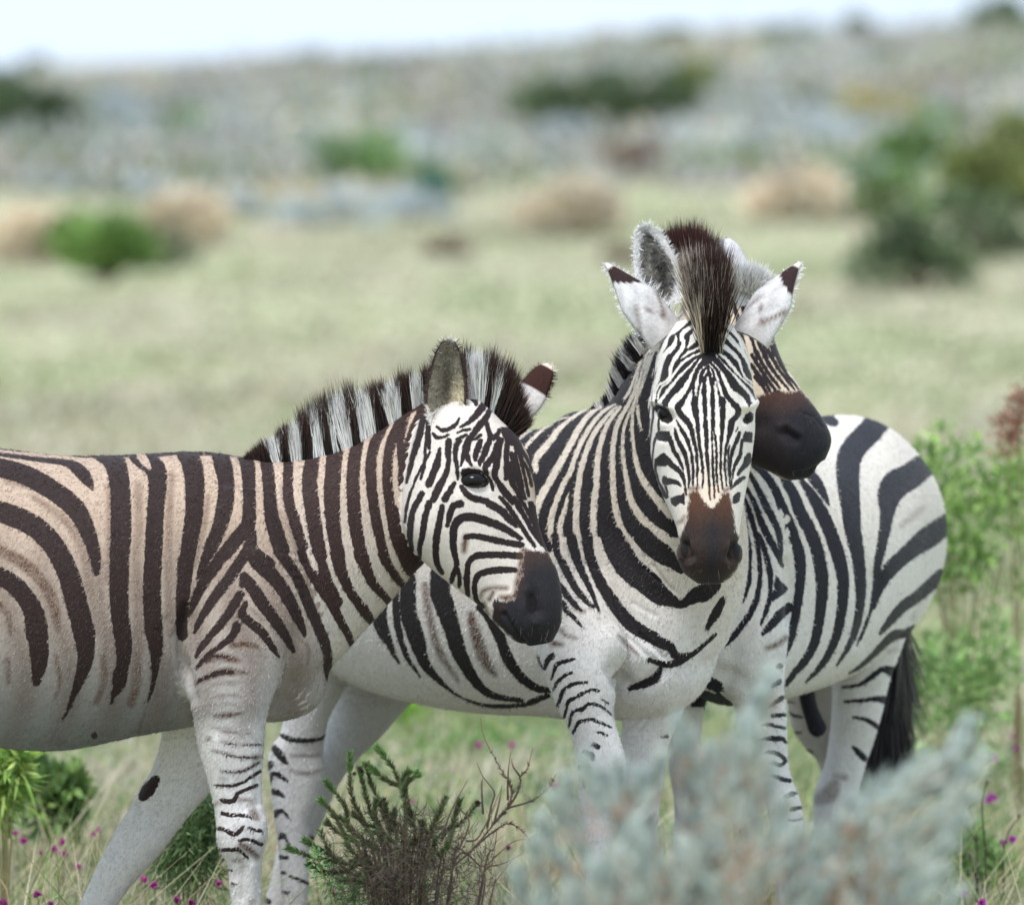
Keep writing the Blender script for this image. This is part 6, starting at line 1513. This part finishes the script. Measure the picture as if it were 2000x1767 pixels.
z3_strokes = [
    (('torso', 'near_fore', 'neck'), 'I', 'd', """370,300,24 390,380,40 405,500,50 420,600,54 420,720,60 400,830,90 360,920,110 310,980,110 280,1040,40;
     390,240,20 430,330,28 460,430,30 490,560,26 505,680,26 510,800,26 490,940,34 450,1040,36 390,1130,36 310,1230,30 230,1300,10; 410,180,20 470,290,30 520,420,40 570,530,44 620,620,40 660,720,20;
     440,90,24 500,200,36 550,310,44 600,400,44 640,500,40 655,620,20 660,680,10; 500,500,8 530,570,26 560,680,34 580,780,34 580,880,20 575,960,28 550,1040,24 515,1130,8; 690,880,20 640,860,60; 530,1190,24 590,1130,50 650,1060,56 710,1010,60"""),
    (('torso', 'near_fore'), 'I', 'p', "615,780 690,870 690,910 600,970 570,960 610,880"),
    (('torso', 'near_fore'), 'I', 'b1.0', "560,1290,30 620,1270,34 690,1220,30"),
    (('near_fore',), 'I', 'd', "600,1540,26 645,1520,30"),
    (('torso', 'near_hind', 'neck'), 'I', 'd', """440,-40,30 460,20,30 540,90,46 610,190,50 660,310,60 710,430,70 750,540,70 780,640,74 790,760,66 780,900,60 760,1040,56 740,1150,50 710,1270,40 680,1350,14;
     650,40,60 690,140,60 740,230,70 790,360,80 850,470,84 900,600,84 930,740,84 940,860,80 930,1000,70 910,1150,64 880,1270,56 820,1380,50 750,1460,40 690,1540,26;
     760,60,30 800,140,30 870,240,66 930,350,84 990,480,86 1040,620,90 1075,760,84 1085,880,74 1070,1050,64 1040,1200,56 980,1340,44 900,1450,30 830,1520,12; 850,20,60 860,90,60 910,160,66 950,230,40 985,300,8;
     1130,200,130 1140,350,120 1150,480,110 1180,620,90 1200,780,76 1205,920,64 1195,1040,54 1170,1160,46 1130,1260,36 1080,1350,20 1040,1410,8; 1300,960,14 1270,1050,14 1230,1150,12 1180,1270,8"""),
    (('torso', 'near_hind'), 'F', 'd', """560,80,40 620,110,60 655,130,40; 960,60,130 880,140,130 850,180,130 780,250,130 735,330,130 730,450,120 740,560,110; 1150,370,130 1070,430,140 1000,470,150 960,530,130 950,620,80 935,720,60 915,820,50 895,920,40 885,1020,30 870,1100,20 850,1200,12 800,1330,6;
     1330,650,90 1240,720,110 1170,770,116 1090,830,90 1020,890,80 960,950,76 915,1020,60 890,1090,36 875,1160,10; 1250,980,70 1180,1040,64 1110,1100,60 1050,1140,56 1000,1190,50 950,1250,36 910,1300,16;
     1100,1280,50 1045,1300,44 990,1310,50 940,1350,40 890,1400,30 840,1450,24 790,1490,16 740,1520,8; 1050,1560,60 990,1520,60 930,1500,30 890,1520,24 840,1560,20 780,1590,14 700,1600,8; 930,1670,40 880,1665,24 800,1675,16 710,1680,8"""),
    (('torso', 'near_hind'), 'F', 'b0.4', "1030,700,30 1090,650,40 1150,600,24; 960,1400,24 1000,1390,24; 1090,1220,20 1100,1190,16"),
    (('near_fore',), 'N', 'd', """540,290,40 600,265,44; 500,500,16 570,455,40 640,410,44; 530,585,26 610,580,40 660,575,36; 430,680,20 500,670,28 580,690,34 670,705,24; 390,825,22 470,810,34 560,810,50 640,810,40 680,850,20;
     470,950,30 530,940,40 610,965,40 650,1000,40 670,1030,36 620,1065,36 550,1050,30 480,1060,20; 520,1170,30 580,1180,36 650,1210,40 710,1220,44; 670,1380,40 730,1355,50 775,1340,30; 720,1500,30 770,1490,40 820,1480,36; 690,1600,20 750,1610,26 840,1590,16; 590,110,40 620,100,50"""),
    (('near_hind',), 'N', 'd', "1330,600,16 1410,610,30 1490,640,40 1560,690,46; 1330,890,30 1380,940,56 1440,1000,60"),
    (('near_hind',), 'N', 'b0.6', "1150,1170,40 1250,1190,60; 1000,1400,120 1100,1350,160 1150,1250,100"),
    (('far_hind',), 'N', 'd', "680,450,20 760,460,20; 690,540,24 740,580,30 830,600,24; 740,750,30 820,750,24; 870,920,30 930,940,24"),
    (('sheath',), 'N', 'p', "600,200 1300,200 1300,1000 600,1000"),
    (('torso', 'far_fore'), 'I', 'p', "60,1460 160,1480 250,1530 320,1620 340,1700 30,1700"),
    (('torso',), 'I', 'l', "60,1560,12 120,1570,14 200,1600,10"),
    (('head',), 'E', 'd', """880,110,20 930,230,22 980,330,18 1050,420,14 1085,460,8; 850,130,20 900,240,26 960,340,22 1030,430,16 1060,470,8; 820,160,20 880,280,24 940,370,22 1000,440,16 1030,475,8; 800,200,18 850,300,22 910,390,22 960,450,14;
     780,240,20 830,320,24 890,410,24 930,460,16; 775,300,20 830,380,24 880,440,20 900,480,12; 800,380,20 850,440,22 880,490,14; 905,110,16 950,250,16 1000,340,14; 920,100,10 970,280,12"""),
    (('head',), 'E', 'ps', "830,500 880,490 930,455 1000,480 1090,462 1150,520 1230,620 1310,780 1270,920 1200,1020 1050,1060 900,990 750,950 700,700 760,540"),
    (('head',), 'W', 'd', "1455,590,5 1478,645,7 1500,700,5; 1470,575,5 1492,640,6 1512,695,5; 1485,570,6 1508,635,6 1528,700,4; 1440,560,6 1462,640,7 1480,700,6; 1425,560,7 1445,640,8 1462,720,6; 1400,540,20 1450,545,20 1490,580,10; 1405,580,8 1425,660,9 1440,740,7"),
]
def z3_light(co, P, L, names):
    z = co[:, 2]
    c = mixc((.60, .59, .59), (.60, .555, .50), (z - .8) / .3)
    c[L == names.index('head')] = (.58, .48, .38)
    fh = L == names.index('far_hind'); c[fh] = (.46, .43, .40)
    return c
def z3_dark(co, P, L, names):
    c = np.tile(np.array([.013, .013, .019]), (len(co), 1))
    hd = L == names.index('head')
    t = np.clip((P[:, 1] - 765) / 50, 0, 1) * .75 + np.clip((P[:, 0] - 1530) / 50, 0, 1) * .25
    c[hd] = mixc((.062, .030, .022), (.012, .012, .016), t * 1.15)[hd]
    st = hd & (P[:, 1] < 765); c[st] = (.02, .014, .016)
    return c
z3_sculpt = [
    (('head',), 'E', "1000,730,36 1050,770,40", -.013), (('head',), 'E', "960,700,26 1000,690,26 1080,740,22", .006), (('head',), 'E', "1060,1000,14 1150,985,14 1250,930,12", -.007), (('head',), 'E', "800,700,60 850,690,50", -.006),
    (('head',), 'E', "1120,620,10 1135,760,10 1110,860,10", -.0028), (('head',), 'E', "1185,680,10 1200,780,10 1180,880,10", -.0028), (('head',), 'E', "1090,600,10 1180,640,10 1230,700,10", -.0022),
    (('torso', 'near_hind'), 'F', "900,1000,50 870,1180,50 800,1340,50", -.010), (('torso', 'near_fore'), 'I', "700,700,40 720,900,40 720,1100,40", -.010),
    (('torso', 'near_fore'), 'I', "100,1420,60 300,1480,60", -.01), (('near_fore',), 'I', "380,1500,60 440,1600,50", -.006),
]
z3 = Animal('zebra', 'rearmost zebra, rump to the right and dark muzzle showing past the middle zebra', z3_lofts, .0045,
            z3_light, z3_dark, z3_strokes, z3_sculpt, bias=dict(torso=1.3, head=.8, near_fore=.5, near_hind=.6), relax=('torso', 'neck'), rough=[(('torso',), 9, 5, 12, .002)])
mane(z3, [(1400, 566, 15.53, 1420, 490, 15.53), (1375, 560, 15.56, 1385, 462, 15.56), (1345, 560, 15.6, 1342, 444, 15.6), (1315, 575, 15.64, 1305, 455, 15.64), (1300, 600, 15.68, 1285, 490, 15.68)], 6000,
     lambda u, P, k: (np.tile(np.array((.016, .009, .010)), (len(u), 1)), np.tile(np.array((.055, .018, .015)), (len(u), 1))), (.008, .018, 0), jitter=.13, width=.0024, lenvar=.08)
def ear_d(s, t, inner):
    if inner:
        r = math.hypot(t / .72, (s - .48) / .46)
        if r > .95: return lin(222, 218, 216)
        sw = .5 + .5 * math.sin(t * 9 + 4 * math.sin(s * 16)) * math.sin(s * 31 + t * 5)
        d = math.exp(-((t - .15) / .28) ** 2 - ((s - .36) / .26) ** 2)
        return lin(70 + 95 * sw, 70 + 90 * sw, 70 + 80 * sw) * (1 - .85 * d)
    return lin(215, 210, 208)
ear(z3, (1304, 598, 15.44), (1258, 438, 15.46), .053, (.12, -1, .05), ear_d, .4)
def ear_e(s, t, inner):
    if inner: return lin(150, 148, 152)
    return lin(192, 189, 192)
ear(z3, (1455, 600, 15.46), (1418, 468, 15.50), .040, (-.7, .75, .1), ear_e, .5)
# fluffy pale back of that ear's base
g = [(1435, 560, 15.43, 1420, 512, 15.42), (1455, 565, 15.43, 1452, 505, 15.42), (1475, 570, 15.44, 1488, 512, 15.43), (1482, 585, 15.45, 1502, 545, 15.44)]
mane(z3, g, 2600, lambda u, P, k: (np.tile(np.array((.56, .54, .53)), (len(u), 1)), np.tile(np.array((.74, .73, .72)), (len(u), 1))), (.012, .01, 0), jitter=.4, width=.0026, name='ear_tuft')
# tail
mane(z3, [(1762, 1190, 16.64, 1738, 1520, 16.58), (1758, 1230, 16.62, 1706, 1540, 16.55), (1750, 1270, 16.58, 1716, 1545, 16.55), (1746, 1300, 16.58, 1735, 1540, 16.55), (1744, 1320, 16.58, 1750, 1525, 16.55)], 4200,
     lambda u, P, k: (np.tile(np.array((.012, .011, .013)), (len(u), 1)), np.tile(np.array((.016, .012, .012)), (len(u), 1))), (.008, .01, 0), jitter=.05, width=.003, name='tail', lenvar=.12, clump=.012)
mane(z3, [(1768, 1215, 16.60, 1790, 1330, 16.58), (1760, 1260, 16.60, 1785, 1420, 16.57), (1755, 1290, 16.60, 1790, 1400, 16.57), (1752, 1310, 16.6, 1775, 1500, 16.57)], 420,
     lambda u, P, k: (np.tile(np.array((.16, .15, .14)), (len(u), 1)), np.tile(np.array((.05, .045, .04)), (len(u), 1))), (.006, .01, 0), jitter=.14, width=.0016, name='tail_hair', lenvar=.2)
z1.coat(130000, (-.8, 0, 0))
z2.coat(130000, (-.5, .6, 0))
z3.coat(90000, (.3, .8, 0))
z1.whiskers([(1060, 1240), (1030, 1225), (1078, 1215), (1000, 1205)], 7)
z2.whiskers([(1350, 1110), (1425, 1105), (1388, 1130)], 9)
z3.whiskers([(1560, 930), (1600, 905), (1585, 820), (1530, 728)], 9)
